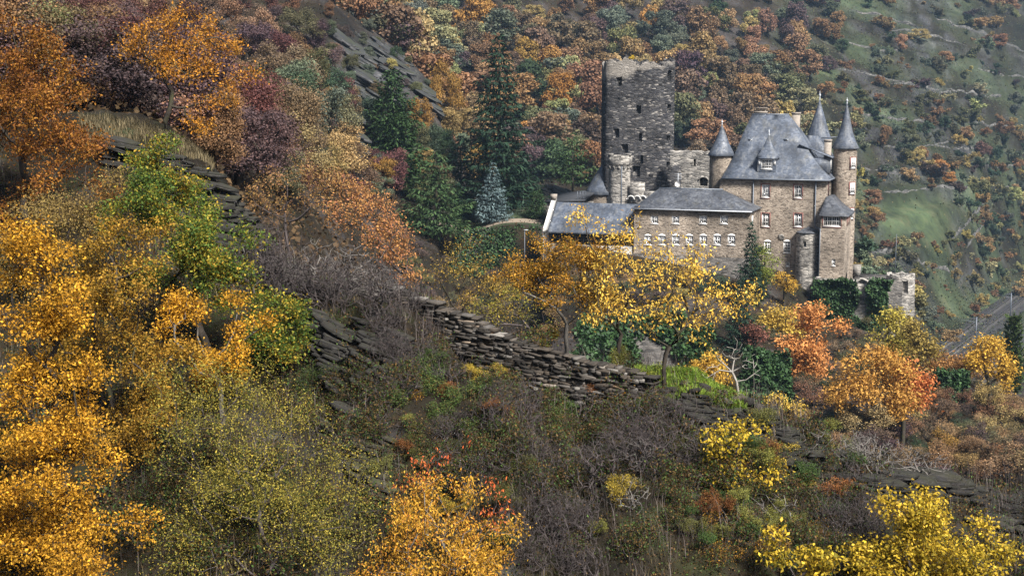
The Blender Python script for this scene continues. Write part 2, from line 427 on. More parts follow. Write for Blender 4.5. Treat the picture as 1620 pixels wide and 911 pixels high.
rk = np.maximum(rk, sstep(0.05, 0.3, n2) * gr * 0.0 + _terr * sstep(0.1, 0.35, -np.abs(_fr - 0.5) + 0.42) * sstep(-0.15, 0.15, n2) * 0.85 * (1 - sstep(.34, .37, _S)))
lt = np.clip(0.5 + n2 * 1.2, 0, 1) * sstep(60, 90, GY) * (1 - gr) * (1 - .7 * sstep(.2, .3, _S) * sstep(330, 400, GY)) + 0.35 * (GY < 60) * np.clip(0.5 + n3, 0, 1)
k = NT('hillside_soil'); c = k.n('ShaderNodeNewGeometry').outputs['Position']
att = k.n('ShaderNodeVertexColor', layer_name='cover'); sp = k.n('ShaderNodeSeparateColor'); k.l(att.outputs[0], sp.inputs[0])
nA = k.noise(c, 0.9, 8, 0.65); nB = k.noise(c, 0.13, 8, 0.7); nD = k.noise(c, 0.05, 8, .7); nC = k.noise(c, 5.0, 5)
base = k.ramp(nA, [(0.3, (0.005, 0.004, 0.003)), (0.5, (0.013, 0.011, 0.007)), (0.62, (0.016, 0.019, 0.007)), (0.78, (0.045, 0.038, 0.024))])
grass = k.ramp(nB, [(0.3, (0.028, 0.04, 0.026)), (0.5, (0.055, 0.078, 0.036)), (0.7, (0.10, 0.105, 0.055))])
rock = k.ramp(nA, [(0.3, (0.02, 0.02, 0.023)), (0.55, (0.055, 0.056, 0.06)), (0.78, (0.17, 0.165, 0.155))])
lit = k.ramp(nC, [(0.3, (0.012, 0.008, 0.005)), (0.5, (0.03, 0.018, 0.009)), (0.7, (0.07, 0.042, 0.02))])
col = k.mix(sp.outputs[2], base, lit); col = k.mix(sp.outputs[1], col, rock); col = k.mix(sp.outputs[0], col, grass)
col = k.mix(.8, col, k.ramp(nD, [(.32, .1), (.68, .82)]), 'OVERLAY')
k.principled(col, 0.95, k.bump(k.math('ADD', nA, k.math('MULTIPLY', nC, 0.5)), 0.8, 0.15), spec=0.15)
M_ground = k.m
V = np.stack([GX, GY, GZ + CZ], -1).reshape(-1, 3)
ii = (np.arange(nr - 1)[:, None] * nc + np.arange(nc - 1)[None]).ravel()
me = mk_mesh('hillside_ground', V, np.stack([ii, ii + 1, ii + nc + 1, ii + nc], 1), smooth=True)
ca = me.color_attributes.new('cover', 'FLOAT_COLOR', 'POINT')
ca.data.foreach_set('color', np.stack([np.clip(gr, 0, 1), np.clip(rk, 0, 1), np.clip(lt, 0, 1), np.ones_like(gr)], -1).astype(np.float32).ravel())
ground = obj('hillside_ground', me, M_ground); ground['kind'] = 'structure'
# ------------------------------------------------------------------ castle
M_wall = masonry('brown_rubble_masonry', [(0.17, 0.135, 0.105), (0.30, 0.245, 0.195), (0.38, 0.315, 0.25), (0.32, 0.265, 0.21), (0.46, 0.39, 0.32)], (0.34, 0.285, 0.23), 2.5, 6.8, 0.7, (0.10, 0.085, 0.07), 0.5)
M_wall2 = masonry('grey_rubble_masonry', [(0.12, 0.115, 0.11), (0.25, 0.235, 0.215), (0.37, 0.345, 0.31), (0.50, 0.46, 0.41)], (0.30, 0.28, 0.25), 1.5, 4.4, 0.9, (0.09, 0.085, 0.08), 0.5)
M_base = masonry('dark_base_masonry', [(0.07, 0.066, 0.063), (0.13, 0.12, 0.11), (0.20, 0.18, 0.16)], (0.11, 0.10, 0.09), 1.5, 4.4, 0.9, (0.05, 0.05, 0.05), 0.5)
M_slate = slate_mat('blue_grey_slate', (0.055, 0.066, 0.088), (0.085, 0.10, 0.13), (0.12, 0.137, 0.17), (0.20, 0.205, 0.21))
M_slate2 = slate_mat('weathered_dark_slate', (0.05, 0.055, 0.068), (0.085, 0.092, 0.107), (0.13, 0.135, 0.145), (0.02, 0.02, 0.023))
M_white = plain('white_window_paint', (0.72, 0.71, 0.69), 0.5, 0.06)
M_lime = plain('whitewashed_render', (0.50, 0.485, 0.455), 0.8, 0.15, 1.5)
M_red = plain('red_sandstone_trim', (0.19, 0.085, 0.07), 0.8, 0.2)
M_glass = plain('dark_window_glass', (0.02, 0.022, 0.026), 0.06, 0.2, spec=0.6)
M_curtain = plain('net_curtain', (0.62, 0.64, 0.68), 0.9, 0.08)
M_lead = plain('lead_grey_metal', (0.11, 0.125, 0.15), 0.45, 0.15, spec=0.5)
M_zinc = plain('pale_zinc', (0.40, 0.42, 0.45), 0.45, 0.15, spec=0.5)
M_timber = plain('dark_timber', (0.03, 0.022, 0.017), 0.8, 0.3)
M_plaster = plain('chimney_stone', (0.27, 0.235, 0.20), 0.9, 0.3, 3)
M_tar = plain('tar_roof', (0.035, 0.037, 0.042), 0.8, 0.3, 1)

kk = NT('clear_window_glass'); gb = kk.n('ShaderNodeBsdfGlass'); gb.inputs['Roughness'].default_value = 0.0; gb.inputs['IOR'].default_value = 1.0
tb = kk.n('ShaderNodeBsdfTransparent'); gl = kk.n('ShaderNodeBsdfGlossy'); gl.inputs['Roughness'].default_value = 0.05
mxs = kk.n('ShaderNodeMixShader'); mxs.inputs[0].default_value = 0.12; kk.l(tb.outputs[0], mxs.inputs[1]); kk.l(gl.outputs[0], mxs.inputs[2]); kk.l(mxs.outputs[0], kk.out.inputs['Surface'])
kk.t.nodes.remove(gb); M_clear = kk.m

CA = math.radians(20.0)
CU = np.array([math.cos(CA), -math.sin(CA)]); CV = np.array([math.sin(CA), math.cos(CA)])
_o = at(1302, 440, 195.0)
CO = np.array([_o[0], _o[1]]); COZ = float(_o[2])
def cq(px, py, v):
    """castle-local (u, z) of the point on plane v seen at a pixel"""
    s, t = st(px, py); D = np.array([s, 1.0])
    Y = (v + CO @ CV) / (D @ CV)
    return float((D * Y - CO) @ CU), float(CZ + t * Y - COZ)
def cu(px, v, py=330): return cq(px, py, v)[0]
def czz(px, py, v): return cq(px, py, v)[1]
def czg(u, v):
    P = CO + u * CU + v * CV
    return float(H(P[0], P[1])) - COZ
def castle(name, label, cat='building', group=None):
    return thing(name, label, cat, (CO[0], CO[1], COZ), -CA, group)

def wall_panel(mb, x0, x1, z0, z1, y, holes, dep=0.3, sgn=1):
    """upright wall face in plane y with real openings; sgn=+1: reveals go to +y"""
    xs = sorted({x0, x1, *[h[0] for h in holes], *[h[1] for h in holes]}); zs = sorted({z0, z1, *[h[2] for h in holes], *[h[3] for h in holes]})
    # subdivide for slightly uneven masonry
    def sub(a):
        r = [a[0]]
        for p, q in zip(a[:-1], a[1:]):
            n = max(1, int((q - p) / 1.2)); r += [p + (q - p) * (i + 1) / n for i in range(n)]
        return r
    xs, zs = sub(xs), sub(zs)
    idx = {}; V = []; Q = []
    for j, z in enumerate(zs):
        for i, x in enumerate(xs): idx[i, j] = len(V); V.append((x, y, z))
    for j in range(len(zs) - 1):
        for i in range(len(xs) - 1):
            mx, mz = (xs[i] + xs[i + 1]) / 2, (zs[j] + zs[j + 1]) / 2
            if any(h[0] < mx < h[1] and h[2] < mz < h[3] for h in holes): continue
            Q.append((idx[i, j], idx[i + 1, j], idx[i + 1, j + 1], idx[i, j + 1]))
    mb.add(V, Q)
    for h in holes:
        a, b, c, d = h[:4]; y2 = y + dep * sgn
        mb.add([(a, y, c), (b, y, c), (b, y, d), (a, y, d), (a, y2, c), (b, y2, c), (b, y2, d), (a, y2, d)], [(0, 1, 5, 4), (1, 2, 6, 5), (2, 3, 7, 6), (3, 0, 4, 7)])
def window(parent, x0, x1, z0, z1, y, cols=2, rows=3, curtain=False, arch=False, surround=None, dep=0.22, rot=None):
    """window > frame, pane, curtain, surround; in the wall plane y facing -y"""
    w = bpy.data.objects.new('window', None); C.objects.link(w); w.parent = parent
    w.empty_display_size = 0.2; w.location = ((x0 + x1) / 2, y, z0)
    if rot: w.rotation_euler = (0, 0, rot)
    W, Hh = (x1 - x0) / 2, z1 - z0; yy = dep
    f = MB(); t = 0.13
    f.box(-W, -W + t, yy - 0.10, yy, 0, Hh); f.box(W - t, W, yy - 0.10, yy, 0, Hh)
    f.box(-W + t, W - t, yy - 0.10, yy, 0, t); f.box(-W + t, W - t, yy - 0.10, yy, Hh - t, Hh)
    for i in range(1, cols):
        x = -W + 2 * W * i / cols; f.box(x - 0.045, x + 0.045, yy - 0.09, yy - 0.005, t, Hh - t)
    for j in range(1, rows):
        z = Hh * j / rows; hw = 0.05 if j == rows - 1 else 0.028
        f.box(-W + t, W - t, yy - 0.082, yy - 0.012, z - hw, z + hw)
    for i in range(cols):
        x = -W + 2 * W * (i + 0.5) / cols; f.box(x - 0.022, x + 0.022, yy - 0.075, yy - 0.02, t, Hh - t)
    f.box(-W - 0.05, W + 0.05, -0.07, yy - 0.102, -0.09, -0.003)
    f.build('frame', M_white, w)
    if arch:
        a = MB(); n = 8
        top = [(-W + 2 * W * i / n, -0.015, Hh + 0.02 + 0.22 * math.sin(math.pi * i / n)) for i in range(n + 1)]
        bot = [(p[0], -0.015, Hh - 0.02) for p in top]
        V = top + bot + [(p[0], 0.05, p[2]) for p in top] + [(p[0], 0.05, p[2]) for p in bot]; m = n + 1
        a.add(V, [(i, i + 1, m + i + 1, m + i) for i in range(n)] + [(i + 1, i, 2 * m + i, 2 * m + i + 1) for i in range(n)])
        a.build('arch_lintel', M_white, w)
    MB().box(-W + t, W - t, yy - 0.045, yy - 0.035, t, Hh - t).build('pane', M_clear if curtain else M_glass, w)
    if curtain:
        cb = MB(); n = 9
        for sg in (-1, 1):
            xs = np.linspace(0.06, W - t, n) * sg
            topz = np.full(n, Hh - t); botz = np.linspace(Hh * 0.62, t + 0.02, n) if curtain == 'swag' else np.full(n, t + 0.02)
            ys = yy + 0.012 + 0.012 * np.cos(np.arange(n) * 2.2)
            V = [(x, y_, z) for x, y_, z in zip(xs, ys, topz)] + [(x, y_, z) for x, y_, z in zip(xs, ys, botz)]
            cb.add(V, [(i, i + 1, n + i + 1, n + i) for i in range(n - 1)])
        cb.build('curtain', M_curtain, w)
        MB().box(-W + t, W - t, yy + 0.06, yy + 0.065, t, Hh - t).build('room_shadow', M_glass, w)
    else:
        pass
    if surround:
        sb = MB(); q = 0.16
        sb.box(-W - q, -W - 0.003, -0.03, 0.05, -0.05, Hh + q); sb.box(W + 0.003, W + q, -0.03, 0.05, -0.05, Hh + q)
        sb.box(-W - 0.003, W + 0.003, -0.028, 0.05, Hh + 0.003, Hh + q - 0.004); sb.box(-W - q, W + q, -0.05, 0.05, -0.22, -0.095)
        sb.build('surround', surround, w)
    return w
def rect_ring(u0, u1, v0, v1, z, n=6):
    """rectangle ring with n points on each side"""
    p = []
    for (a, b) in (((u0, v0), (u1, v0)), ((u1, v0), (u1, v1)), ((u1, v1), (u0, v1)), ((u0, v1), (u0, v0))):
        for i in range(n): f = i / n; p.append((a[0] + (b[0] - a[0]) * f, a[1] + (b[1] - a[1]) * f, z))
    return p
def hip_roof(parent, eave, ridge, ze, zr, mat, flare=0.0, name='roof', steps=8, thick=0.12):
    """eave=(u0,u1,v0,v1), ridge=(ua,ub,v): curved hipped roof"""
    R = []
    rr = (ridge[0], ridge[1], ridge[2] - 0.06, ridge[2] + 0.06)
    R.append(rect_ring(eave[0] + 0.25, eave[1] - 0.25, eave[2] + 0.25, eave[3] - 0.25, ze - thick * 0.5))
    R.append(rect_ring(*eave, ze - thick))
    for i in range(steps + 1):
        f = i / steps; z = ze + (zr - ze) * f
        g = f + flare * math.sin(math.pi * min(1, f * 1.25)) * (1 - f) ** 1.5
        R.append(rect_ring(*[e + (r - e) * g for e, r in zip(eave, rr)], z))
    b = MB().rings(R, cap1=True)
    o = b.build(name, mat, parent)
    rc = MB().tube([(ridge[0] - 0.05, ridge[2], zr + 0.02), (ridge[1] + 0.05, ridge[2], zr + 0.02)], 0.13, 6); rc.build('ridge_cap', M_lead, o)
    return o
def cone_roof(parent, u, v, r, z0, z1, mat, k=20, flare=0.10, name='cone_roof', finial=True, fh=0.9):
    R = []; th = np.arange(k) * 2 * math.pi / k
    for f in [-0.02] + list(np.linspace(0, 1, 9)):
        ff = max(f, 0)
        rad = r * ((1 - ff) * (1 - flare * 1.2 * math.sin(math.pi * ff)) ) + 0.03
        if f < 0: rad *= 0.97
        R.append(np.stack([u + rad * np.cos(th), v + rad * np.sin(th), np.full(k, z0 + (z1 - z0) * f)], 1))
    o = MB().rings(R, cap0=True, cap1=True).build(name, mat, parent)
    if finial:
        prof = [(0.07, 0), (0.10, 0.25 * fh), (0.05, 0.35 * fh), (0.17, 0.5 * fh), (0.17, 0.6 * fh), (0.04, 0.72 * fh), (0.02, fh)]
        R = [np.stack([u + q * np.cos(th[::2]), v + q * np.sin(th[::2]), np.full(len(th[::2]), z1 - 0.1 + h)], 1) for q, h in prof]
        MB().rings(R, cap1=True).build('finial', M_zinc, o)
    return o
def round_wall(parent, u, v, r, z0, z1, mat, name='wall', k=28, holes=(), top_fn=None, taper=0.0, jit=0.03, rough_rows=1.0, a0=0.0, a1=2 * math.pi, inner=None, seed=3, plan=None):
    """round masonry wall as a grid of faces; holes (angle, z, w, h) are real recesses snapped to the grid"""
    rg = np.random.default_rng(seed)
    full = abs(a1 - a0 - 2 * math.pi) < 1e-6
    rows = max(2, int((z1 - z0) / rough_rows)); nk = k if full else k + 1
    th = a0 + np.arange(nk) * (a1 - a0) / k; zs = np.linspace(z0, z1, rows + 1)
    V = []
    for j, z in enumerate(zs):
        f = (z - z0) / (z1 - z0)
        for i, t in enumerate(th):
            rr = r * (1 + taper * (1 - f)) * (plan(t) if plan else 1.0) + rg.normal(0, jit)
            zz = z
            if top_fn and f > 0.6: zz = z + top_fn(t) * sstep(0.6, 1.0, f)
            V.append((u + rr * math.cos(t), v + rr * math.sin(t), zz))
    dead = {}
    for n, (ha, hz, hw, hh) in enumerate(holes):
        for j in range(rows):
            for i in range(k):
                tm = a0 + (i + 0.5) * (a1 - a0) / k; zm = (zs[j] + zs[j + 1]) / 2
                da = (tm - ha + math.pi) % (2 * math.pi) - math.pi
                if abs(da) * r < hw / 2 and abs(zm - hz) < hh / 2: dead[i, j] = n
    Q = []
    b = MB()
    for j in range(rows):
        for i in range(k):
            i2 = (i + 1) % nk
            q = (j * nk + i, j * nk + i2, (j + 1) * nk + i2, (j + 1) * nk + i)
            if (i, j) in dead:
                P = [V[x] for x in q]; P2 = [(u + (p[0] - u) * (1 - 0.7 / r), v + (p[1] - v) * (1 - 0.7 / r), p[2]) for p in P]
                sides = [(4, 5, 6, 7)]
                for (di, dj, e) in ((0, -1, (0, 1, 5, 4)), (1, 0, (1, 2, 6, 5)), (0, 1, (2, 3, 7, 6)), (-1, 0, (3, 0, 4, 7))):
                    if ((i + di) % k, j + dj) not in dead: sides.append(e)
                b.add(P + P2, sides)
            else: Q.append(q)
    b.add(V, Q)
    if inner:
        top = [V[rows * nk + i] for i in range(nk)]
        R = [top, [(u + (p[0] - u) * (1 - inner / r), v + (p[1] - v) * (1 - inner / r), p[2] + rg.normal(0, 0.06)) for p in top]]
        R.append([(p[0], p[1], z1 - 4.0) for p in R[1]])
        b.rings(R, close=full)
    return b.build(name, mat, parent)
def face_angle(px, u, v):
    P = CO + u * CU + v * CV; d = -P / np.linalg.norm(P)
    return math.atan2(d @ CV, d @ CU)
def ang_at(px, u, v, r, plan=None):
    """angle on a round wall whose surface shows at that pixel column"""
    P = CO + u * CU + v * CV; best = None
    fa = face_angle(0, u, v)
    for t in np.linspace(fa - 1.5, fa + 1.5, 301):
        W = P + r * (plan(t) if plan else 1.0) * (math.cos(t) * CU + math.sin(t) * CV); x, _ = to_px((W[0], W[1], CZ - 15))
        if best is None or abs(x - px) < best[0]: best = (abs(x - px), t)
    return best[1]

# ---- main house
house = castle('residence_house', 'tall brown stone castle residence with steep slate roof and corner turrets')
uL = cu(1143, 0); zE = czz(1302, 284, 0); zB = -4.0
VB = 13.0
def wh(px, py, wpx, hpx, v):
    u, z = cq(px, py, v); k = 10.85
    return (u - wpx / 2 / k, u + wpx / 2 / k, z - hpx / 2 / k, z + hpx / 2 / k)
rows_ = [wh(1211, 302, 12.5, 21, 0), wh(1262.5, 303, 12.5, 21, 0), wh(1211, 348, 12.5, 21, 0), wh(1262.5, 348.5, 12.5, 21, 0)]
rowa = [wh(1214, 391, 12, 19, 0), wh(1245, 391, 12, 19, 0)]
cel = [wh(1246, 418, 6, 7, 0)]
wl = MB()
wall_panel(wl, uL - 0.5, 0, zB, zE + 0.1, 0, rows_ + rowa + cel)
V0 = [(0, 0, zB), (0, VB, zB), (uL - 0.5, VB, zB), (uL - 0.5, 0, zB)]
wl.rings([[(0, 0, zB), (0, VB, zB), (uL - .5, VB, zB), (uL - .5, 0, zB)], [(0, 0, zE + .1), (0, VB, zE + .1), (uL - .5, VB, zE + .1), (uL - .5, 0, zE + .1)]], close=False)
wl.build('wall', M_wall, house)
for i, h in enumerate(rows_): window(house, *h, 0, 2, 3, curtain='full' if i == 0 else False, surround=M_red)
for h in rowa: window(house, *h, 0, 2, 4, arch=True)
w = window(house, *cel[0], 0, 1, 1); w['label'] = 'small cellar window'
ra, za = cq(1190, 182, 6.5); rb, zb_ = cq(1248, 181, 6.5)
zR = (za + zb_) / 2
hroof = hip_roof(house, (uL - 0.2, 0.45, -0.5, VB + 0.5), (ra, rb, 6.5), zE, zR, M_slate, flare=0.13)
MB().tube([(uL - 0.2, -0.56, zE - 0.12), (0.45, -0.56, zE - 0.12)], 0.10, 8).build('gutter', M_lead, house)
MB().tube([(0.5, -0.56, zE - 0.12), (0.5, VB, zE - 0.12)], 0.10, 8).build('gutter', M_lead, house)
for px, y0, y1, px2 in ((1192, 284, 392, 1192),):
    u, z = cq(px, y0, -0.3); _, z1 = cq(px, y1, -0.3)
    MB().tube([(u, -0.15, z), (u, -0.15, z1 - 2)], 0.09, 6).build('downpipe', M_lead, house)
u, z = cq(1291, 285, -0.15); _, z1 = cq(1291, 352, -0.15)
u2, z2 = cq(1299, 362, -2.6); _, z3 = cq(1299, 437, -2.6)
MB().tube([(u, -0.15, z), (u, -0.15, z1), (u + 0.2, -0.9, z1 - 0.6), (u2 - .12, -2.7, z2), (u2 - .12, -2.7, z3)], 0.09, 6).build('downpipe', M_lead, house)
# star-shaped anchor plate / emblem
u, z = cq(1236, 375, 0); eb = MB(); n = 16
rad = [0.55 if i % 2 == 0 else 0.36 for i in range(n)]
R = [[(u + q * rad[i] * math.cos(2 * math.pi * i / n), yv, z + q * rad[i] * math.sin(2 * math.pi * i / n)) for i in range(n)] for q, yv in ((1, 0.02), (1, -0.1), (0.6, -0.14), (0.3, -0.08))]
eb.rings(R, cap1=True).build('stone_rosette', M_wall2, house)
# dormer
du0, dz0 = cq(1198, 272, 0.4); du1, dz1 = cq(1228, 251, 0.4); dv = 0.35
dorm = bpy.data.objects.new('dormer', None); C.objects.link(dorm); dorm.parent = house; dorm.empty_display_size = .2
dm = MB(); wx0, wx1 = du0 + 0.55, du1 - 0.55; wz0 = dz0 + 0.45
wall_panel(dm, du0, du1, dz0, dz1, dv, [(wx0, wx1, wz0, dz1 - 0.12)], 0.2)
dm.add([(du0, dv, dz0), (du0, dv, dz1), (du0, 4.5, dz1), (du0, 4.5, dz0)], [(0, 3, 2, 1)]); dm.add([(du1, dv, dz0), (du1, dv, dz1), (du1, 4.5, dz1), (du1, 4.5, dz0)], [(0, 1, 2, 3)])
dm.build('cheek', M_slate, dorm)
dw = window(dorm, wx0, wx1, wz0, dz1 - 0.12, dv, 3, 3, dep=0.12)
for a, b in ((du0 + 0.06, du0 + 0.45), (du1 - 0.45, du1 - 0.06)):
    MB().box(a, b, dv - 0.05, dv + 0.02, dz1 - 0.95, dz1 - 0.15).build('side_light', M_white, dorm)
_, dza = cq(1213, 214, 1.8)
mid = (du0 + du1) / 2
R = []
for f in np.linspace(0, 1, 7):
    g = f + 0.16 * math.sin(math.pi * f) * (1 - f)
    hw = (du1 - du0) / 2 + 0.25
    R.append(rect_ring(mid - hw * (1 - g) - .02, mid + hw * (1 - g) + .02, dv - 0.35 + g * 1.75, dv + 3.1 - g * 1.7, dz1 + (dza - dz1) * f, 3))
MB().rings(R, cap0=True, cap1=True).build('dormer_roof', M_slate, dorm)
R = [[(mid + q * math.cos(t), dv + 1.4 + q * math.sin(t), dza - 0.1 + h) for t in np.arange(8) * math.pi / 4] for q, h in ((0.06, 0), (0.16, 0.2), (0.06, 0.35), (0.13, 0.5), (0.02, 1.0))]
MB().rings(R, cap1=True).build('finial', M_zinc, dorm)
for px in (1187.5, 1244):
    for vv in np.linspace(0, 6, 61):
        u, z = cq(px, 223, vv); f = (vv + 0.5) / 7.0
        if zE + (zR - zE) * max(0, f - 0.05) >= z: break
    h = MB(); h.box(u - 0.36, u + 0.36, vv - 0.25, vv + 0.5, z - 0.32, z + 0.32)
    hh = h.build('roof_hatch', M_lead, house); MB().box(u - 0.25, u + 0.25, vv - 0.29, vv - 0.253, z - 0.24, z + 0.24).build('pane', M_glass, hh)
# chimneys
def chimney(px0, px1, pyt, pyb, v, pots=0, mat=None):
    u0, zt = cq(px0, pyt, v); u1, zb2 = cq(px1, pyb, v)
    b = MB().box(u0, u1, v - 0.45, v + 0.45, zb2 - 1.5, zt - 0.25); b.box(u0 - .08, u1 + .08, v - .53, v + .53, zt - .247, zt)
    o = b.build('chimney', mat or M_plaster, house)
    for i in range(pots):
        x = u0 + (u1 - u0) * (i + 0.5) / pots
        MB().tube([(x, v, zt + .002), (x, v, zt + 0.45)], [0.2, 0.15], 8).build('chimney_pot', M_plaster, o)
    if pots: MB().box(u0 - .05, u1 + .05, v - .4, v + .4, zt + 0.46, zt + 0.56).build('cap_slab', M_plaster, o)
    return o
chimney(1194.5, 1213, 176.5, 184, 7.2, 3); chimney(1253.5, 1265, 178, 206, 8.0); chimney(1305, 1314, 221, 266, 6.0)
# right-hand block with its own lean-to slope, side windows
ub = cu(1336, 9, 300)
blk = MB(); zS = czz(1336, 275, 9)
blk.rings([[(0.003, 7.6, zB), (ub, 7.6, zB), (ub, VB - .1, zB), (0.003, VB - .1, zB)], [(0.003, 7.6, zS), (ub, 7.6, zS), (ub, VB - .1, zS), (0.003, VB - .1, zS)]], close=False)
blk.build('side_block_wall', M_wall, house)
ut, zt = cq(1272, 205, 9)
R = [rect_ring(-3.0, ub + 0.4, 7.0, VB + .4, zS - 0.1, 3), rect_ring(-3.0, ub + .4, 7.0, VB + .4, zS, 3)]
for f in np.linspace(0.15, 1, 6):
    g = f + 0.12 * math.sin(math.pi * f) * (1 - f)
    R.append(rect_ring(-3.0 - 2.0 * f, ub + 0.4 + (-2.6 - ub - .4) * g, 7.0 + 2.2 * g, VB + .4 - 2.5 * g, zS + (zR - 3.2 - zS) * f, 3))
MB().rings(R, cap1=True).build('side_roof', M_slate, house)
# side dormer on the right slope
u, z = cq(1297, 270, 4.0); _, zt_ = cq(1297, 250, 4.0)
sd = bpy.data.objects.new('side_dormer', None); C.objects.link(sd); sd.parent = house; sd.empty_display_size = .2
MB().box(-3.5, 0.15, 3.2, 5.2, z - 0.3, zt_).build('cheek', M_slate, sd)
MB().add([(0.45, 2.9, zt_ + .003), (0.45, 5.5, zt_ + .003), (-4.5, 5.5, zt_ + 1.9), (-4.5, 2.9, zt_ + 1.9), (0.45, 2.9, zt_ + .15), (0.45, 5.5, zt_ + .15), (-4.5, 5.5, zt_ + 2.05), (-4.5, 2.9, zt_ + 2.05)],
         [(0, 3, 2, 1), (4, 5, 6, 7), (0, 1, 5, 4), (1, 2, 6, 5), (3, 0, 4, 7), (2, 3, 7, 6)]).build('dormer_roof', M_slate, sd)
for v_ in (3.75, 4.65):
    MB().box(0.153, 0.2, v_ - 0.35, v_ + 0.35, z + 0.2, zt_ - 0.2).build('frame', M_white, sd)
    MB().box(0.203, 0.215, v_ - 0.25, v_ + 0.25, z + 0.3, zt_ - 0.3).build('pane', M_glass, sd)
# narrow window on the side wall
u, z = cq(1306, 298, 3.0)
sw = MB().box(0.003, 0.05, 2.4, 3.6, z - 1.1, z + 1.1); sw = sw.build('side_window', M_red, house)
MB().box(0.053, 0.06, 2.6, 3.4, z - .95, z + .95).build('pane', M_glass, sw)
# left corner turret
def turret(nm, px0, px1, py_base, py_eave, py_tip, v, wins=(), flare=0.1, over=1.18, fh=0.9, zbot=None, roofpx=None):
    t = bpy.data.objects.new(nm, None); C.objects.link(t); t.parent = house; t.empty_display_size = .2
    a, b = cu(px0, v, 280), cu(px1, v, 280); u = (a + b) / 2; r = (b - a) / 2 * 0.985
    zc = czz((px0 + px1) / 2, py_eave, v); zt = czz((px0 + px1) / 2, py_tip, v); zb0 = zB if zbot is None else zbot
    hl = []
    for (wpx, wpy, ww, hh) in wins:
        an = ang_at(wpx, u, v, r); hl.append((an, czz(wpx, wpy, v - r * 0.7), ww, hh))
    round_wall(t, u, v, r, zb0, zc, M_wall, k=36, jit=0.012, rough_rows=0.5)
    cone_roof(t, u, v, r * over, zc - 0.02, zt, M_slate, 22, flare, fh=fh)
    for (an, z, ww, hh) in hl:
        x, y = u + r * math.cos(an), v + r * math.sin(an)
        window(t, x - ww / 2, x + ww / 2, z - hh / 2, z + hh / 2, y, 2, 3, surround=M_red, dep=-0.04, rot=an + math.pi / 2)
    return t
turret('corner_turret', 1122, 1159, 470, 245.5, 197, 3.2)
turret('stair_turret', 1317, 1355, 450, 234, 164, 7.5, wins=((1347, 258, 0.85, 1.5), (1347, 298, 0.85, 1.6), (1346.5, 338, 0.85, 1.5)), flare=0.22, over=1.16, fh=1.0)
turret('rear_turret', 1273, 1313, 450, 222, 158, 19.0, flare=0.02, over=1.05, fh=1.5, zbot=5)
MB().tube([(cu(1292, 17), 16, czz(1292, 219, 16)), (cu(1322, 9), 9, czz(1322, 217, 9))], 0.09, 6).build('roof_rail', M_zinc, house)
# oriel block on the right front corner
ov = -2.6
o0, oz1 = cq(1299, 341, ov); o1, _ = cq(1337, 341, ov)
bay = bpy.data.objects.new('bay_block', None); C.objects.link(bay); bay.parent = house; bay.empty_display_size = .2
bw = wh(1316, 350, 27, 16, ov); c1 = wh(1302.6, 412, 5, 8, ov); c2 = wh(1318.5, 415, 6, 11, ov)
bm_ = MB(); wall_panel(bm_, o0, o1, zB, oz1, ov, [bw, c2])
bm_.rings([[(o1, ov, zB), (o1, 6.5, zB)], [(o1, ov, oz1), (o1, 6.5, oz1)]], close=False); bm_.rings([[(o0, 0, zB), (o0, ov, zB)], [(o0, 0, oz1), (o0, ov, oz1)]], close=False)
bm_.build('wall', M_wall, bay)
bwn = window(bay, *bw, ov, 4, 2, surround=M_red); window(bay, *c2, ov, 1, 2)
R = []
_, zot = cq(1303, 311, 0.8)
for f in (-0.03, 0, 0.3, 0.6, 1.0):
    g = max(f, 0); g2 = g + 0.1 * math.sin(math.pi * g) * (1 - g)
    R.append(rect_ring(o0 - 0.3 + 0.6 * g2, o1 + 0.5 + (0.6 - o1 - .5) * g2, ov - 0.3 + 3.0 * g2, 6.8 - 0.5 * g2, oz1 + (zot - oz1) * f, 4))
MB().rings(R, cap0=True, cap1=True).build('bay_roof', M_slate2, bay)
for vv in (0.5, 3.0):
    MB().box(o1 + .003, o1 + .05, vv - .5, vv + .5, oz1 - 1.7, oz1 - 0.4).build('side_window', M_red, bay)
# half-round tower
hu0, hz = cq(1260.5, 367, -0.6); hu1, _ = cq(1297, 367, -0.6)
htw = bpy.data.objects.new('half_round_tower', None); C.objects.link(htw); htw.parent = house; htw.empty_display_size = .2
hr = (hu1 - hu0) / 2; hum = (hu0 + hu1) / 2
an = ang_at(1275, hum, -0.6, hr)
round_wall(htw, hum, -0.6, hr, zB - 2.5, hz, M_wall2, k=40, jit=0.02, rough_rows=0.4, holes=((an, czz(1275, 388, -2), 0.62, 0.85),), taper=0.06)
cone_roof(htw, hum, -0.6, hr + 0.12, hz - 0.02, hz + 0.85, M_slate2, 20, 0, 'cap_roof', finial=False)

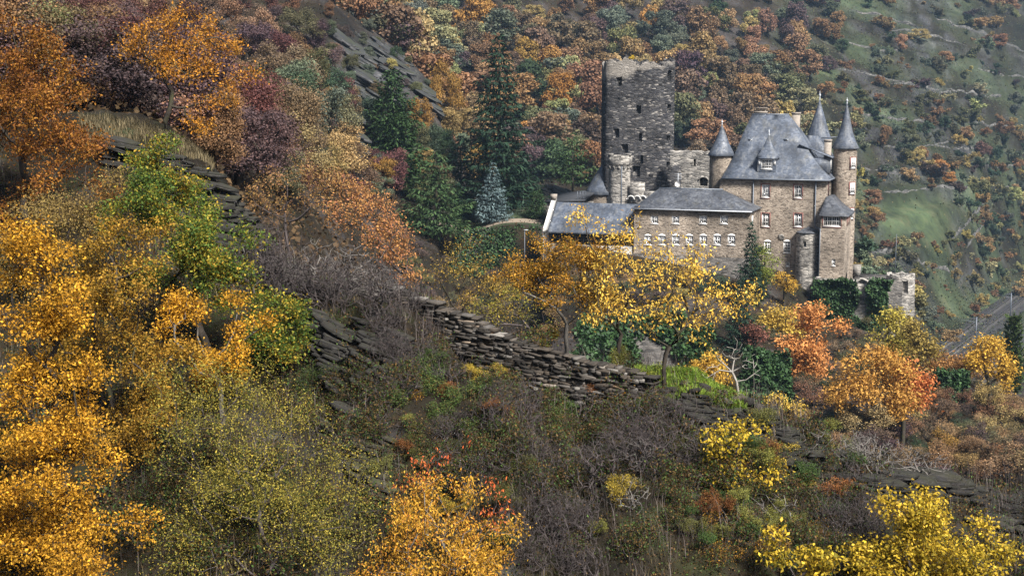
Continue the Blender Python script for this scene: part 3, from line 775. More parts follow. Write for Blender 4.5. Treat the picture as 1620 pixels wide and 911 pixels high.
# ---- keep
keep = castle('ruined_keep', 'massive dark ruined keep tower with broken top and slit openings', 'tower')
kv = 16.0
ku0, ku1 = cu(953, kv, 200), cu(1064, kv, 200); ku = (ku0 + ku1) / 2; kr = (ku1 - ku0) / 2 * 0.985
kt = czz(1008, 99, kv - kr); fa = face_angle(0, ku, kv)
def kplan(t):
    d = t - fa - .06; n = 7.0
    return .985 / (abs(math.cos(d)) ** n + abs(math.sin(d)) ** n) ** (1 / n)
def ktop(t):
    d = (t - fa + math.pi) % (2 * math.pi) - math.pi
    return 0.35 * math.sin(3 * t + 1) + 0.30 * math.sin(11 * t) + 0.2 * math.sin(23 * t + 2) + .15 * math.sin(41 * t) - 0.9 * math.exp(-((d + 0.95) / 0.18) ** 2) + 0.15 * math.cos(d)
kh = [(ang_at(x, ku, kv, kr, kplan), czz(x, y, kv - kr), w_, h_) for x, y, w_, h_ in
      ((1009.5, 173, 0.75, 1.2), (974.5, 211, 0.65, 1.3), (1013, 217, 0.6, 1.5), (988, 235, 0.9, 1.1), (1014, 254, 0.55, 1.4), (1006, 273, 1.3, 1.7), (976, 132, 0.7, 1.4), (1056, 123, 0.6, 1.8), (1058, 172, 0.5, 1.4), (1058, 220, 0.5, 1.3), (977, 157, .35, .7), (1058, 262, .5, 1.3))]
kz0 = czz(1008, 330, kv - kr)
M_keep = masonry('dark_keep_masonry', [(0.025, 0.026, 0.03), (0.055, 0.055, 0.06), (0.11, 0.105, 0.105), (0.05, 0.05, 0.054), (0.08, 0.078, 0.078), (0.36, 0.33, 0.30)], (0.045, 0.043, 0.043), 1.7, 5.0, 1.0, (0.03, 0.03, 0.033), 0.5, (0.40, 0.36, 0.31), kt + .6, ku)
round_wall(keep, ku, kv, kr, kz0 - 3, kt, M_keep, k=150, jit=0.035, rough_rows=0.35, holes=kh, top_fn=ktop, inner=1.6, plan=kplan)
# loose stones left standing on the broken rim
rg = np.random.default_rng(4)
_st = MB().box(-0.3, 0.3, -0.25, 0.25, -0.12, 0.12); _sm = _st.mesh('rim_stone'); _sm.materials.append(M_keep)
for i in range(60):
    t = fa + rg.uniform(-1.5, 1.5); rr = kr * kplan(t) - rg.uniform(0.2, 1.3)
    o = obj('rim_stone', _sm, None, keep, (ku + rr * math.cos(t), kv + rr * math.sin(t), kt + ktop(t) + 0.08)); o.rotation_euler = (rg.normal(0, .15), rg.normal(0, .15), rg.uniform(0, 6)); o.scale = (rg.uniform(.6, 1.5), rg.uniform(.6, 1.4), rg.uniform(.7, 1.8))
# ---- small gate turret with corbelled parapet
gt = castle('gate_turret', 'slender pale stone gate turret with corbelled parapet before the dark keep', 'tower')
gv = 2.0; g0, g1 = cu(963, gv, 290), cu(997, gv, 290); gu = (g0 + g1) / 2; gr_ = (g1 - g0) / 2
gzt = czz(980, 262, gv); gzb = czz(980, 335, gv); gzp = czz(980, 246, gv)
round_wall(gt, gu, gv, gr_ * 0.97, gzb - 2, gzt, M_wall2, k=24, jit=0.015, rough_rows=0.4)
th = np.arange(24) * 2 * math.pi / 24
R = [np.stack([gu + q * np.cos(th), gv + q * np.sin(th), np.full(24, z)], 1) for q, z in ((gr_ * 0.97, gzt), (gr_ * 1.13, gzt + 0.28), (gr_ * 1.13, gzp), (gr_ * 0.9, gzp), (gr_ * 0.9, gzp - 0.9), (0.05, gzp - 0.9))]
MB().rings(R, cap1=True).build('parapet', M_wall2, gt)
for i in range(14):
    t = i * 2 * math.pi / 14; b = MB()
    c, s = math.cos(t), math.sin(t); q0, q1 = gr_ * 0.95, gr_ * 1.16
    P = [(gu + q * c - w_ * s, gv + q * s + w_ * c, z) for z, q1_ in ((gzt - 0.55, q0 + .08), (gzt - 0.02, q1)) for q, w_ in ((q0, -.14), (q1_, -.14), (q1_, .14), (q0, .14))]
    b.add(P, [(0, 3, 2, 1), (4, 5, 6, 7), (0, 1, 5, 4), (1, 2, 6, 5), (2, 3, 7, 6), (3, 0, 4, 7)]); b.build('corbel', M_wall2, gt)
for t_, z_ in ((fa - 0.9, gzp), (fa + 0.95, gzp), (fa + 0.0, gzp)):
    MB().box(-0.35, 0.35, -0.3, 0.3, 0, 0.35 if t_ != fa else 0.01).build('merlon', M_wall2, gt).location = (gu + gr_ * math.cos(t_), gv + gr_ * math.sin(t_), z_ + .003)
a_ = ang_at(983, gu, gv, gr_); MB().tube([(gu + gr_ * 1.02 * math.cos(a_), gv + gr_ * 1.02 * math.sin(a_), gzb), (gu + gr_ * 1.02 * math.cos(a_), gv + gr_ * 1.02 * math.sin(a_), gzt)], .07, 6).build('downpipe', M_lead, gt)
# ---- stub wall beside the gate turret, with round arches
sb = castle('courtyard_stub_wall', 'low pale stub wall with two round arches beside the gate turret', 'wall')
s0, sz1 = cq(998, 288, 1.0); s1, sz0 = cq(1019, 322, 1.0); s2, szm = cq(1042, 303, 1.0)
MB().box(s0, s1, 0.7, 1.5, sz0 - 1, sz1).box(s1 + .002, s2, 0.72, 1.5, sz0 - 1, szm).build('wall', M_wall2, sb)
for px in (997, 1007, 1016):
    u, z = cq(px, 316, 0.2); pts = [(u + 0.55 * math.cos(t), 0.55, z + 0.55 * math.sin(t)) for t in np.linspace(0, math.pi, 9)]
    MB().tube(pts, 0.13, 5).build('arch_ring', M_lime, sb)
# ---- curtain wall between keep and residence
cw = castle('curtain_wall', 'grey ruined curtain wall linking dark keep and residence', 'wall')
c0, c1 = cu(1060, 9, 270), cu(1130, 9, 270); zt_ = czz(1090, 240, 9); zb__ = czz(1090, 330, 9)
arch = wh(1113, 288, 14, 14, 9); slit = wh(1099, 257, 4, 12, 9)
b = MB(); wall_panel(b, c0, c1, zb__, zt_, 9, [arch, slit], 0.9)
n = int((c1 - c0) / .35); R1 = [(c0 + (c1 - c0) * i / n, 9, zt_) for i in range(n + 1)]
b.rings([R1, [(p[0], 9 + .05, p[2] + .12 + .3 * vnoise(p[0] * 1.7, 3.0)) for p in R1], [(p[0], 10.2, p[2] + .1 + .3 * vnoise(p[0] * 1.7, 4.0)) for p in R1], [(p[0], 10.2, zb__) for p in R1]], close=False)
b.build('wall', M_wall2, cw)
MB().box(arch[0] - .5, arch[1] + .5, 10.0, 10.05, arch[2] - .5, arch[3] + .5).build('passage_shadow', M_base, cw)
b = MB(); u = (arch[0] + arch[1]) / 2; q = (arch[1] - arch[0]) / 2
b.tube([(u + (q + .12) * math.cos(t), 8.95, arch[3] - 0.35 + (q * .8) * math.sin(t)) for t in np.linspace(0, math.pi, 9)], .16, 5).build('arch_ring', M_wall2, cw)
MB().box(c0 - .2, cu(1078, 9, 270), 8.2, 8.997, zb__, czz(1078, 262, 9)).build('buttress', M_keep, cw)
# antenna
an_ = castle('roof_antenna', 'thin pale antenna mast with dish on the wing roof ridge', 'antenna')
u, z = cq(1072.5, 299, -3.5); _, z2 = cq(1072.5, 274, -3.5)
MB().tube([(u, -3.5, z - .4), (u, -3.5, z2)], .045, 6).build('mast', M_zinc, an_)
for f in (0.95, 0.8, 0.66): MB().tube([(u - .55, -3.5, z + (z2 - z) * f), (u + .55, -3.5, z + (z2 - z) * f)], .03, 5).build('rod', M_zinc, an_)
R = [[(u + q * math.cos(t), -3.65 - h, z + .75 + q * math.sin(t)) for t in np.arange(12) * math.pi / 6] for q, h in ((0.05, 0), (.3, .04), (.42, .12))]
MB().rings(R, cap0=True).build('dish', M_white, an_)

# ---- long wing with hipped roof
wing = castle('long_wing', 'long two-storey stone wing with weathered hipped slate roof and white windows')
wv = -8.0; w0, w1 = cu(1003, wv, 350), cu(1187, wv, 350); wze = czz(1095, 331.5, wv); wzb = czz(1095, 405, wv); wvb = -0.35
up_ = [wh(x, 347.5, 12.6, 13, wv) for x in (1035, 1068.5, 1112, 1145)]
lo_ = [wh(x, 380, 12.2, 15, wv) for x in (1025, 1047, 1069, 1090.5, 1112.5, 1134.5, 1157)]
b = MB(); wall_panel(b, w0, w1, wzb, wze + .05, wv, up_ + lo_)
b.rings([[(w1, wv, wzb), (w1, wvb, wzb), (w0, wvb, wzb), (w0, wv, wzb)], [(w1, wv, wze + .05), (w1, wvb, wze + .05), (w0, wvb, wze + .05), (w0, wv, wze + .05)]], close=False)
b.build('wall', M_wall, wing)
bb = MB(); wz2 = wzb - 6.5
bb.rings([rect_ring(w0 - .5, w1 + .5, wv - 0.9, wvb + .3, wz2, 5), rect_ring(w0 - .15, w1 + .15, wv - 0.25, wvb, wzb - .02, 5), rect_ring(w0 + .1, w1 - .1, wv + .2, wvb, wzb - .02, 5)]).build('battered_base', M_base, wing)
for h in up_: window(wing, *h, wv, 2, 2, curtain='swag')
for h in lo_: window(wing, *h, wv, 2, 2, curtain='swag', arch=True)
r0, zr0 = cq(1043, 298, -4.2); r1, _ = cq(1143, 298, -4.2)
hip_roof(wing, (w0 - .25, w1 + .35, wv - .45, wvb + .2), (r0, r1, -4.2), wze, zr0, M_slate2, 0.05)
MB().tube([(w0 - .2, wv - .5, wze - .08), (w1 + .3, wv - .5, wze - .08)], .09, 8).build('gutter', M_zinc, wing)
w = wh(1189, 0, 1, 1, 0)
MB().box(w1 + .003, w1 + .04, wv + 1.2, wv + 2.2, wze - 2.4, wze - .8).build('side_window', M_white, wing)
# ---- left low wing with open timber gallery
lwg = castle('gallery_wing', 'low slate-roofed wing with whitewashed gable and dark timber gallery')
l0, l1 = cu(870, wv, 360), w0 - 0.3; lze = czz(935, 368, wv); lzr = czz(935, 321, -4.2); lzg = czz(935, 388, wv); lzb = lzg - 7
MB().box(l0, l1, wv + .1, wvb, lzb, lzg).build('wall', M_wall2, lwg)
MB().box(l0 + .2, l1, wv + 1.6, wvb - .1, lzg + .002, lze + .3).build('gallery_back', M_timber, lwg)
for i in range(11):
    x = l0 + .1 + (l1 - l0 - .35) * i / 10
    MB().box(x, x + .17, wv + .15, wv + .35, lzg + .002, lze - .1).build('post', M_timber, lwg)
MB().box(l0, l1, wv + .18, wv + .30, lzg + .7, lzg + .82).build('rail', M_timber, lwg)
e = [(l0 - .1, wv - .4), (l1, wv - .4)]
mr = MB(); n = 14
for i in range(1):
    us = np.linspace(l0 - .1, l1 + 0.1, n)
    ring = lambda off: [[(u_, wv - .4, lze + off) for u_ in us], [(u_, wv + .9, lze + (lzr - lze) * .30 + off) for u_ in us], [(u_, -4.2, lzr + off) for u_ in us], [(u_, -0.3, lze + off) for u_ in us]]
    mr.rings(ring(0.0), close=False); mr.rings([q[::-1] for q in ring(-.18)], close=False)
    mr.add([(u_, y_, z_) for u_ in (l0 - .1,) for y_, z_ in ((wv - .4, lze), (wv - .4, lze - .18))] + [(l1 + .1, wv - .4, lze), (l1 + .1, wv - .4, lze - .18)], [(0, 1, 3, 2)])
mr.build('roof', M_slate, lwg)
gx = l0 - .95
V = []
for x in (gx, l0 - .12): V += [(x, wv - .1, lzb), (x, wv - .1, lze - .2), (x, wv - .55, lze - .05), (x, wv - .55, lze + .35), (x, -4.2, lzr + .55), (x, -0.2, lze + .3), (x, -0.2, lzb)]
gm = MB().add(V, [(i, i + 7, (i + 1) % 7 + 7, (i + 1) % 7) for i in range(7)], [(0, i + 1, i) for i in range(1, 6)] + [(7, 7 + i, 7 + i + 1) for i in range(1, 6)])
gm.build('gable_parapet', M_lime, lwg)
MB().box(gx - .1, gx + .75, -4.6, -3.8, lzr + .4, lzr + 1.2).build('chimney', M_plaster, lwg)
# ---- back buildings left of the keep
bk = castle('round_outbuilding', 'small round outbuilding with blue slate cone roof left of the keep')
bv = 12.0; b0, b1 = cu(928, bv, 310), cu(985, bv, 310); buu = (b0 + b1) / 2; br_ = (b1 - b0) / 2
zb1 = czz(950, 306, bv); zb2 = czz(950, 262, bv)
round_wall(bk, buu, bv, br_ * .95, zb1 - 5, zb1, M_wall, k=24, jit=.015)
cone_roof(bk, buu, bv, br_ * 1.05, zb1, zb2 + 1, M_slate, 18, -0.05, finial=False)
fl = castle('flat_roof_shed', 'dark flat-roofed shed with metal railing behind the gallery wing')
f0, f1 = cu(872, 6, 310), cu(930, 6, 310); fz = czz(900, 317, 6)
MB().box(f0, f1, 4, 12, fz - 5, fz - .3).build('wall', M_wall2, fl)
MB().add([(f0 - .3, 3.7, fz - .28), (f1 + .2, 3.7, fz + .1), (f1 + .2, 12, fz + 1.4), (f0 - .3, 12, fz + .5), (f0 - .3, 3.7, fz - .1), (f1 + .2, 3.7, fz + .3), (f1 + .2, 12, fz + 1.6), (f0 - .3, 12, fz + .7)], [(0, 3, 2, 1), (4, 5, 6, 7), (0, 1, 5, 4), (1, 2, 6, 5), (2, 3, 7, 6), (3, 0, 4, 7)]).build('roof', M_tar, fl)
u0_, u1_ = cu(915, 5, 310), cu(928, 5, 310)
for u_ in np.linspace(u0_, u1_, 4): MB().tube([(u_, 4.5, fz), (u_, 4.5, fz + 1.6)], .04, 5).build('rail_post', M_lead, fl)
for z_ in (.6, 1.1, 1.6): MB().tube([(u0_, 4.5, fz + z_), (u1_, 4.5, fz + z_)], .035, 5).build('handrail', M_lead, fl)

# ---- platform bastion with flag pole, ivy wall
bst = castle('round_bastion', 'round pale stone bastion with dark opening at the end of the ivy wall', 'tower')
pv = -2.0; p0, p1 = cu(1402, pv, 450), cu(1447, pv, 450); pu = (p0 + p1) / 2; pr = (p1 - p0) / 2
pz1 = czz(1425, 434, pv); pz0 = czz(1425, 540, pv)
round_wall(bst, pu, pv, pr, pz0, pz1, M_wall2, k=40, jit=.035, rough_rows=.35, holes=((ang_at(1437, pu, pv, pr), czz(1437, 456, pv - pr * .8), .8, 1.9),), taper=.12, top_fn=lambda t: .15 * math.sin(5 * t) + .1 * math.sin(13 * t), inner=.7)
th = np.arange(24) * 2 * math.pi / 24
MB().rings([np.stack([pu + q * np.cos(th), pv + q * np.sin(th), np.full(24, pz1 - .5)], 1) for q in (pr * .8, .05)], cap1=True).build('platform', M_base, bst)
fp = castle('flag_pole', 'thin grey flag pole standing on the round bastion', 'pole')
u, z = cq(1416, 432, pv); MB().tube([(u, pv, z - .6), (u, pv, czz(1416, 370, pv))], [.05, .03], 6).build('pole', M_lead, fp)
iw = castle('ivy_terrace_wall', 'grey terrace wall under dense ivy below the residence', 'wall')
i0, i1 = cu(1288, -5, 450), p0 + .4; iz1 = czz(1350, 440, -5)
MB().box(i0, i1, -5, -4.2, iz1 - 9, iz1 - .25).build('wall', M_wall2, iw)
MB().box(i0 - 0.003, i0 + .6, -4.197, 6, iz1 - 9, iz1 - .3).build('return_wall', M_wall2, iw)
u, z = cq(1364, 450, -5.2)
MB().tube([(u - .9, -5.15, z - 1.6), (u - .85, -5.15, z)] + [(u + .8 * math.cos(t), -5.15, z + .8 * math.sin(t)) for t in np.linspace(math.pi * .9, .1 * math.pi, 6)], .2, 5).build('arch_ring', M_wall2, iw)
MB().box(i1 - 5, i1 + 2, -4.1, 4, iz1 - 7, iz1 - .4).build('terrace_fill', M_base, iw)
MB().box(cu(1349, 1, 440), cu(1361, 1, 440), .5, 2, iz1 - .39, iz1 + 1.2).build('block', M_wall2, iw)
# ------------------------------------------------------------------ vegetation generators
def grow(start, tips, rg, seg=0.25, wander=0.16, wpath=0.35, r_tip=0.006, r_pow=0.48, sag=0.0, k=4, rmax=None):
    """branches from an initial trunk polyline to every tip; returns verts, quads, node positions"""
    P = [np.asarray(p, float) for p in start]; par = [-1] + list(range(len(P) - 1))
    pl = [0.0]
    for i in range(1, len(P)): pl.append(pl[-1] + np.linalg.norm(P[i] - P[i - 1]))
    base = P[min(len(P) - 1, 1)]
    cap = 20000
    A = np.zeros((cap, 3)); L = np.zeros(cap); n = len(P); A[:n] = P; L[:n] = pl
    par = par + [0] * (cap - n); par = np.array(par)
    lo = max(0, n - max(1, int(n * 0.7)))
    tips = sorted(tips, key=lambda q: np.linalg.norm(q - P[-1]))
    isT = []
    for q in tips:
        d = np.linalg.norm(A[lo:n] - q, axis=1)
        j = lo + int(np.argmin(d + wpath * L[lo:n]))
        v = q - A[j]; dist = np.linalg.norm(v); m = max(1, int(dist / seg))
        if n + m >= cap: break
        prev = j; a0 = A[j].copy()
        side = rg.normal(0, 1, 3); side -= v * (side @ v) / (dist ** 2 + 1e-9)
        side *= wander * dist / (np.linalg.norm(side) + 1e-9)
        for s_ in range(1, m + 1):
            f = s_ / m
            p = a0 + v * f + side * math.sin(math.pi * f) * 0.6 + rg.normal(0, wander * 0.22 * seg, 3) * (f < 1)
            p[2] -= sag * dist * math.sin(math.pi * f)
            A[n] = p; L[n] = L[prev] + np.linalg.norm(p - A[prev]); par[n] = prev; prev = n; n += 1
        isT.append(prev)
    A = A[:n]; par = par[:n]
    cnt = np.zeros(n); cnt[isT] = 1
    for i in range(n - 1, 0, -1): cnt[par[i]] += cnt[i]
    rad = r_tip * np.maximum(cnt, 0.6) ** r_pow
    if rmax: rad = np.minimum(rad, rmax)
    # main child of each node
    main = {}
    for i in range(1, n):
        p = par[i]
        if p not in main or cnt[i] > cnt[main[p]]: main[p] = i
    D = np.zeros((n, 3)); D[1:] = A[1:] - A[par[1:]]; D[0] = D[1] if n > 1 else (0, 0, 1)
    D /= np.linalg.norm(D, axis=1)[:, None] + 1e-9
    def ring(c, d, r):
        ref = np.where(np.abs(d[:, 2:3]) > 0.9, np.array([[1., 0, 0]]), np.array([[0, 0, 1.]]))
        a = np.cross(d, ref); a /= np.linalg.norm(a, axis=1)[:, None] + 1e-9; b = np.cross(d, a)
        th = np.arange(k) * 2 * np.pi / k
        return c[:, None] + r[:, None, None] * (np.cos(th)[None, :, None] * a[:, None] + np.sin(th)[None, :, None] * b[:, None])
    R0 = ring(A, D, rad)
    e = np.arange(1, n); ismain = np.array([main[par[i]] == i for i in e]) if n > 1 else np.zeros(0, bool)
    br = e[~ismain]
    R1 = ring(A[par[br]], D[br], np.minimum(rad[br] * 1.15, rad[par[br]])) if len(br) else np.zeros((0, k, 3))
    startidx = par[e].copy(); startidx[~ismain] = n + np.arange(len(br))
    j = np.arange(k); j2 = (j + 1) % k
    Q = np.stack([startidx[:, None] * k + j, startidx[:, None] * k + j2, e[:, None] * k + j2, e[:, None] * k + j], -1).reshape(-1, 4)
    return np.concatenate([R0, R1]).reshape(-1, 3), Q, A, rad
def leafquads(P, rg, size, aspect=0.55, up=0.3, droop=0.3, out=None, jit=0.55):
    """pointed folded leaves at points P"""
    n = len(P)
    d = rg.normal(0, 1, (n, 3)); d[:, 2] -= droop
    if out is not None: d += out
    d /= np.linalg.norm(d, axis=1)[:, None]
    nn = rg.normal(0, 1, (n, 3)); nn[:, 2] += up * 3
    b = np.cross(nn, d); b /= np.linalg.norm(b, axis=1)[:, None] + 1e-9
    nrm = np.cross(d, b)
    s = size * (1 + jit * rg.uniform(-1, 1, n))[:, None]; w = s * aspect * 0.5
    V = np.stack([P, P + d * s * 0.45 + b * w + nrm * w * 0.3, P + d * s, P + d * s * 0.5 - b * w + nrm * w * 0.3], 1)
    F = np.arange(n * 4).reshape(n, 4)
    return V.reshape(-1, 3), F
def in_lobes(lobes, n, rg, shell=0.55):
    """points in ellipsoids (cx,cy,cz,rx,ry,rz), more of them near the surface"""
    w = np.array([l[3] * l[5] * (l[4] ** 0.5) for l in lobes]); w = w / w.sum()
    k = rg.choice(len(lobes), n, p=w); L = np.array(lobes)[k]
    d = rg.normal(0, 1, (n, 3)); d /= np.linalg.norm(d, axis=1)[:, None]
    r = rg.uniform(0, 1, n) ** (1 / 3.0); r = shell * np.maximum(r, rg.uniform(0.55, 1, n)) + (1 - shell) * r
    return L[:, :3] + d * r[:, None] * L[:, 3:6]
def px_lobes(base, Y, lobes, flat=0.8):
    """lobes given as seen in the photograph (centre px, radii px[, depth offset in m]) -> metres about the tree's foot"""
    r = []
    for l in lobes:
        dy = l[4] if len(l) > 4 else 0.0
        c = at(l[0], l[1], Y + dy) - base; m = (Y + dy) / FPX
        r.append((c[0], c[1], c[2], l[2] * m, l[2] * m * flat, l[3] * m))
    return r
def leafy(name, label, cat, base_px, Y, lobes, leafm, barkm, seed, ntips=160, nleaf=9000, leaf=0.09, sig=0.22, r_tip=0.008, trunk=None, group=None, flat=0.8, aspect=0.55,
          seg=0.25, up=0.3, droop=0.3, base_py=None, shell=0.55, wander=0.16, bare=0.0, k=4, foliage='crown', rmax=None, wpath=0.35, multi=0, clump=0.33):
    rg = np.random.default_rng(seed)
    b = gpt(base_px, Y) if base_py is None else at(base_px, base_py, Y)
    if base_py is not None: b[2] = min(b[2], float(H(b[0], b[1])) + 0.05)
    L = px_lobes(b, Y, lobes, flat)
    if clump:
        kc = 7; cc = in_lobes(L, max(4, ntips // kc), rg, shell); mr_ = float(np.mean([l[3] for l in L]))
        tips = np.repeat(cc, kc, 0) + rg.normal(0, clump * mr_ * .55, (len(cc) * kc, 3)) * np.array([1, 1, .7])
    else: tips = in_lobes(L, ntips, rg, shell)
    cen = np.mean([l[:3] for l in L], axis=0)
    if trunk is None:
        tz = min(l[2] - l[5] * 0.6 for l in L); tz = max(tz, 0.25)
        tr = [np.array([0, 0, -0.4]), np.array([0.0, 0, 0.02])]
        for f in (0.33, 0.66, 1.0): tr.append(np.array([cen[0] * f * 0.35 + rg.normal(0, 0.04 * tz), cen[1] * f * 0.35, tz * f]))
    else:
        tr = [np.array([0, 0, -0.4])] + [at(p[0], p[1], Y) - b for p in trunk]
    if multi:
        tr = [np.array([0, 0, -0.3]), np.array([0, 0, 0.05])]
    V, Q, A, rad = grow(tr, list(tips), rg, seg, wander, wpath, r_tip, k=k, rmax=rmax)
    root = thing(name, label, cat, tuple(b), 0, group)
    obj('trunk' if not multi else 'stems', mk_mesh('trunk', V, Q, smooth=True), barkm, root)
    if nleaf:
        keep = tips[rg.uniform(0, 1, len(tips)) >= bare]
        per = int(nleaf / max(1, len(keep)))
        P = np.repeat(keep, per, 0) + rg.normal(0, sig, (len(keep) * per, 3)) * np.array([1, 1, 0.8])
        LV, LF = leafquads(P, rg, leaf, aspect, up, droop)
        obj(foliage, mk_mesh('leaves', LV, LF), leafm, root)
    return root
def far_tree_mesh(name, seed, nl=1700, shape=1.0, lobes=16, leaf=0.052, sparse=0.0, twiggy=False):
    """a whole tree about 1 m high: trunk with limbs and a lumpy crown of leaf clumps"""
    rg = np.random.default_rng(seed)
    c = []; n0 = lobes; tall = rg.uniform(.75, 1.25); lean = rg.normal(0, .05, 2)
    for i in range(n0):
        a = rg.uniform(0, 2 * math.pi); h = rg.uniform(0, 1)
        rr = 0.30 * math.sqrt(max(0.05, 1 - (h * 1.1 - 0.25) ** 2)) * rg.uniform(0.45, 1.0) * shape
        c.append((rr * math.cos(a) / tall + lean[0] * h * 3, rr * math.sin(a) / tall + lean[1] * h * 3, 0.24 + 0.56 * h * rg.uniform(.8, 1.1), rg.uniform(0.05, 0.15)))
    c = np.array(c)
    V, Q, A, rad = grow([np.array([0, 0, -0.12]), np.array([0.0, 0, 0.1]), np.array([rg.normal(0, .02), rg.normal(0, .02), 0.26])], [q[:3] for q in c], rg, 0.09, 0.12, 0.3, 0.006, k=4)
    w = c[:, 3] ** 2; w /= w.sum(); k = rg.choice(n0, nl, p=w)
    d = rg.normal(0, 1, (nl, 3)); d[:, 2] += 0.45; d /= np.linalg.norm(d, axis=1)[:, None]
    rad_ = c[k, 3] * rg.uniform(0.35, 1.25, nl)
    P = c[k, :3] + d * rad_[:, None] * np.array([1, 1, 0.85])
    # leaf clump faces lie roughly on the lump surface
    nrm = d + rg.normal(0, 0.7, (nl, 3)); nrm /= np.linalg.norm(nrm, axis=1)[:, None]
    ref = rg.normal(0, 1, (nl, 3)); a = np.cross(nrm, ref); a /= np.linalg.norm(a, axis=1)[:, None]; b = np.cross(nrm, a)
    s = leaf * rg.uniform(0.5, 1.25, nl)[:, None]
    LV = np.stack([P - a * s * .5 - b * s * .3, P + a * s * .35 - b * s * .5, P + a * s * .55 + b * s * .3, P - a * s * .3 + b * s * .55], 1).reshape(-1, 3)
    LF = np.arange(nl * 4).reshape(nl, 4) + len(V)
    me = mk_mesh(name, np.concatenate([V, LV]), np.concatenate([Q, LF]), mi4=np.concatenate([np.zeros(len(Q)), np.ones(nl)]).astype(int))
    return me
def conifer(name, label, base, hgt, rad, leafm, barkm, seed, whorls=26, per=9, spray=14, leaf=0.5, z0=0.1, droop=0.25, shape=0.85, up_tip=0.0, ragged=0.25, dens=1.0, aspect=0.32):
    rg = np.random.default_rng(seed)
    root = thing(name, label, 'conifer', tuple(base))
    t = MB().tube([(0, 0, -0.8), (0, 0, hgt * 0.35), (rg.normal(0, .01) * hgt, 0, hgt * 0.7), (0, 0, hgt * 0.985)], [hgt * 0.018 + 0.05, hgt * 0.013, hgt * 0.007, 0.02], 7)
    br = MB(); LP = []; LD = []
    for i in range(whorls):
        f = i / (whorls - 1); z = hgt * (z0 + (0.98 - z0) * f)
        R = rad * (1 - f) ** shape * (1 + ragged * rg.uniform(-1, 0.6)) + 0.05 * rad
        n = max(3, int(per * (1 - 0.5 * f)))
        for j in range(n):
            a = 2 * math.pi * (j + rg.uniform(-.3, .3)) / n + i * 1.3
            ln = R * rg.uniform(0.6, 1.08); dr = droop * rg.uniform(0.6, 1.3)
            q = np.linspace(0, 1, 6)
            x = ln * q; zz = z + ln * (0.12 * q - dr * q ** 2 + up_tip * q ** 3)
            pts = np.stack([x * math.cos(a), x * math.sin(a), zz], 1)
            br.tube(pts, np.linspace(0.012 * hgt * (1 - f * .7) * .35 + .01, 0.008, 6), 3, caps=False)
            m = max(5, int(spray * ln / rad * dens * 2.0))
            qs = rg.uniform(0.12, 1.0, m) ** 0.8
            side = rg.normal(0, 0.22, m) * ln * (1.05 - qs * 0.55)
            px_ = ln * qs; pz = z + ln * (0.12 * qs - dr * qs ** 2 + up_tip * qs ** 3) - np.abs(side) * 0.25 + rg.normal(0, .04, m) * ln * .3
            LP.append(np.stack([px_ * math.cos(a) - side * math.sin(a), px_ * math.sin(a) + side * math.cos(a), pz], 1))
            sg = np.sign(side) * 0.8
            LD.append(np.stack([math.cos(a) - sg * math.sin(a), math.sin(a) + sg * math.cos(a), np.full(m, -0.35 - droop)], 1))
    P = np.concatenate(LP); D = np.concatenate(LD) * 1.6
    LV, LF = leafquads(P, rg, leaf, aspect, 0.8, 0.1, out=D, jit=.45)
    t.build('trunk', barkm, root, True); br.build('branches', barkm, root)['kind'] = 'stuff'
    obj('needle_crown', mk_mesh('needles', LV, LF), leafm, root)
    return root
def ivy_mass(name, label, cat, quads, leafm, seed, n=6000, leaf=0.3, thick=0.6, group=None, lump=1.5, parent_loc=None, edge=.1):
    """leaves clinging to sloping patches; quads: list of 4 world corners"""
    rg = np.random.default_rng(seed); PP = []; OO = []
    ar = []
    for q in quads: q = np.array(q); ar.append(np.linalg.norm(np.cross(q[1] - q[0], q[3] - q[0])))
    ar = np.array(ar) / sum(ar)
    for q, a in zip(quads, ar):
        q = np.array(q); m = int(n * a); u = rg.uniform(0, 1, (m, 1)); v = rg.uniform(0, 1, (m, 1))
        P = q[0] * (1 - u) * (1 - v) + q[1] * u * (1 - v) + q[2] * u * v + q[3] * (1 - u) * v
        nn = np.cross(q[1] - q[0], q[3] - q[0]); nn /= np.linalg.norm(nn)
        if nn[1] > 0: nn = -nn
        ed = np.minimum(np.minimum(u[:, 0], 1 - u[:, 0]) * np.linalg.norm(q[1] - q[0]), np.minimum(v[:, 0] * 3, (1 - v[:, 0]) * 1.5) * np.linalg.norm(q[3] - q[0]))
        kp = ed + 2.2 * fbm(P[:, 0] / 2.5, P[:, 2] / 2.5, 3) > edge; P = P[kp]; m = len(P)
        lp = 0.5 + 1.3 * fbm(P[:, 0] / lump + P[:, 1] * .3, P[:, 2] / lump, 3)
        PP.append(P + nn * (thick * np.clip(lp, 0, 1.2) * rg.uniform(.55, 1.05, m))[:, None]); OO.append(np.repeat(nn[None] * 0.6, m, 0))
    P = np.concatenate(PP); o = np.array(parent_loc if parent_loc is not None else P.mean(0))
    LV, LF = leafquads(P - o, rg, leaf, 0.8, 0.3, 0.6, out=np.concatenate(OO))
    ob = obj(name, mk_mesh(name, LV, LF), leafm, None, tuple(o))
    return tag(ob, label, cat, group)
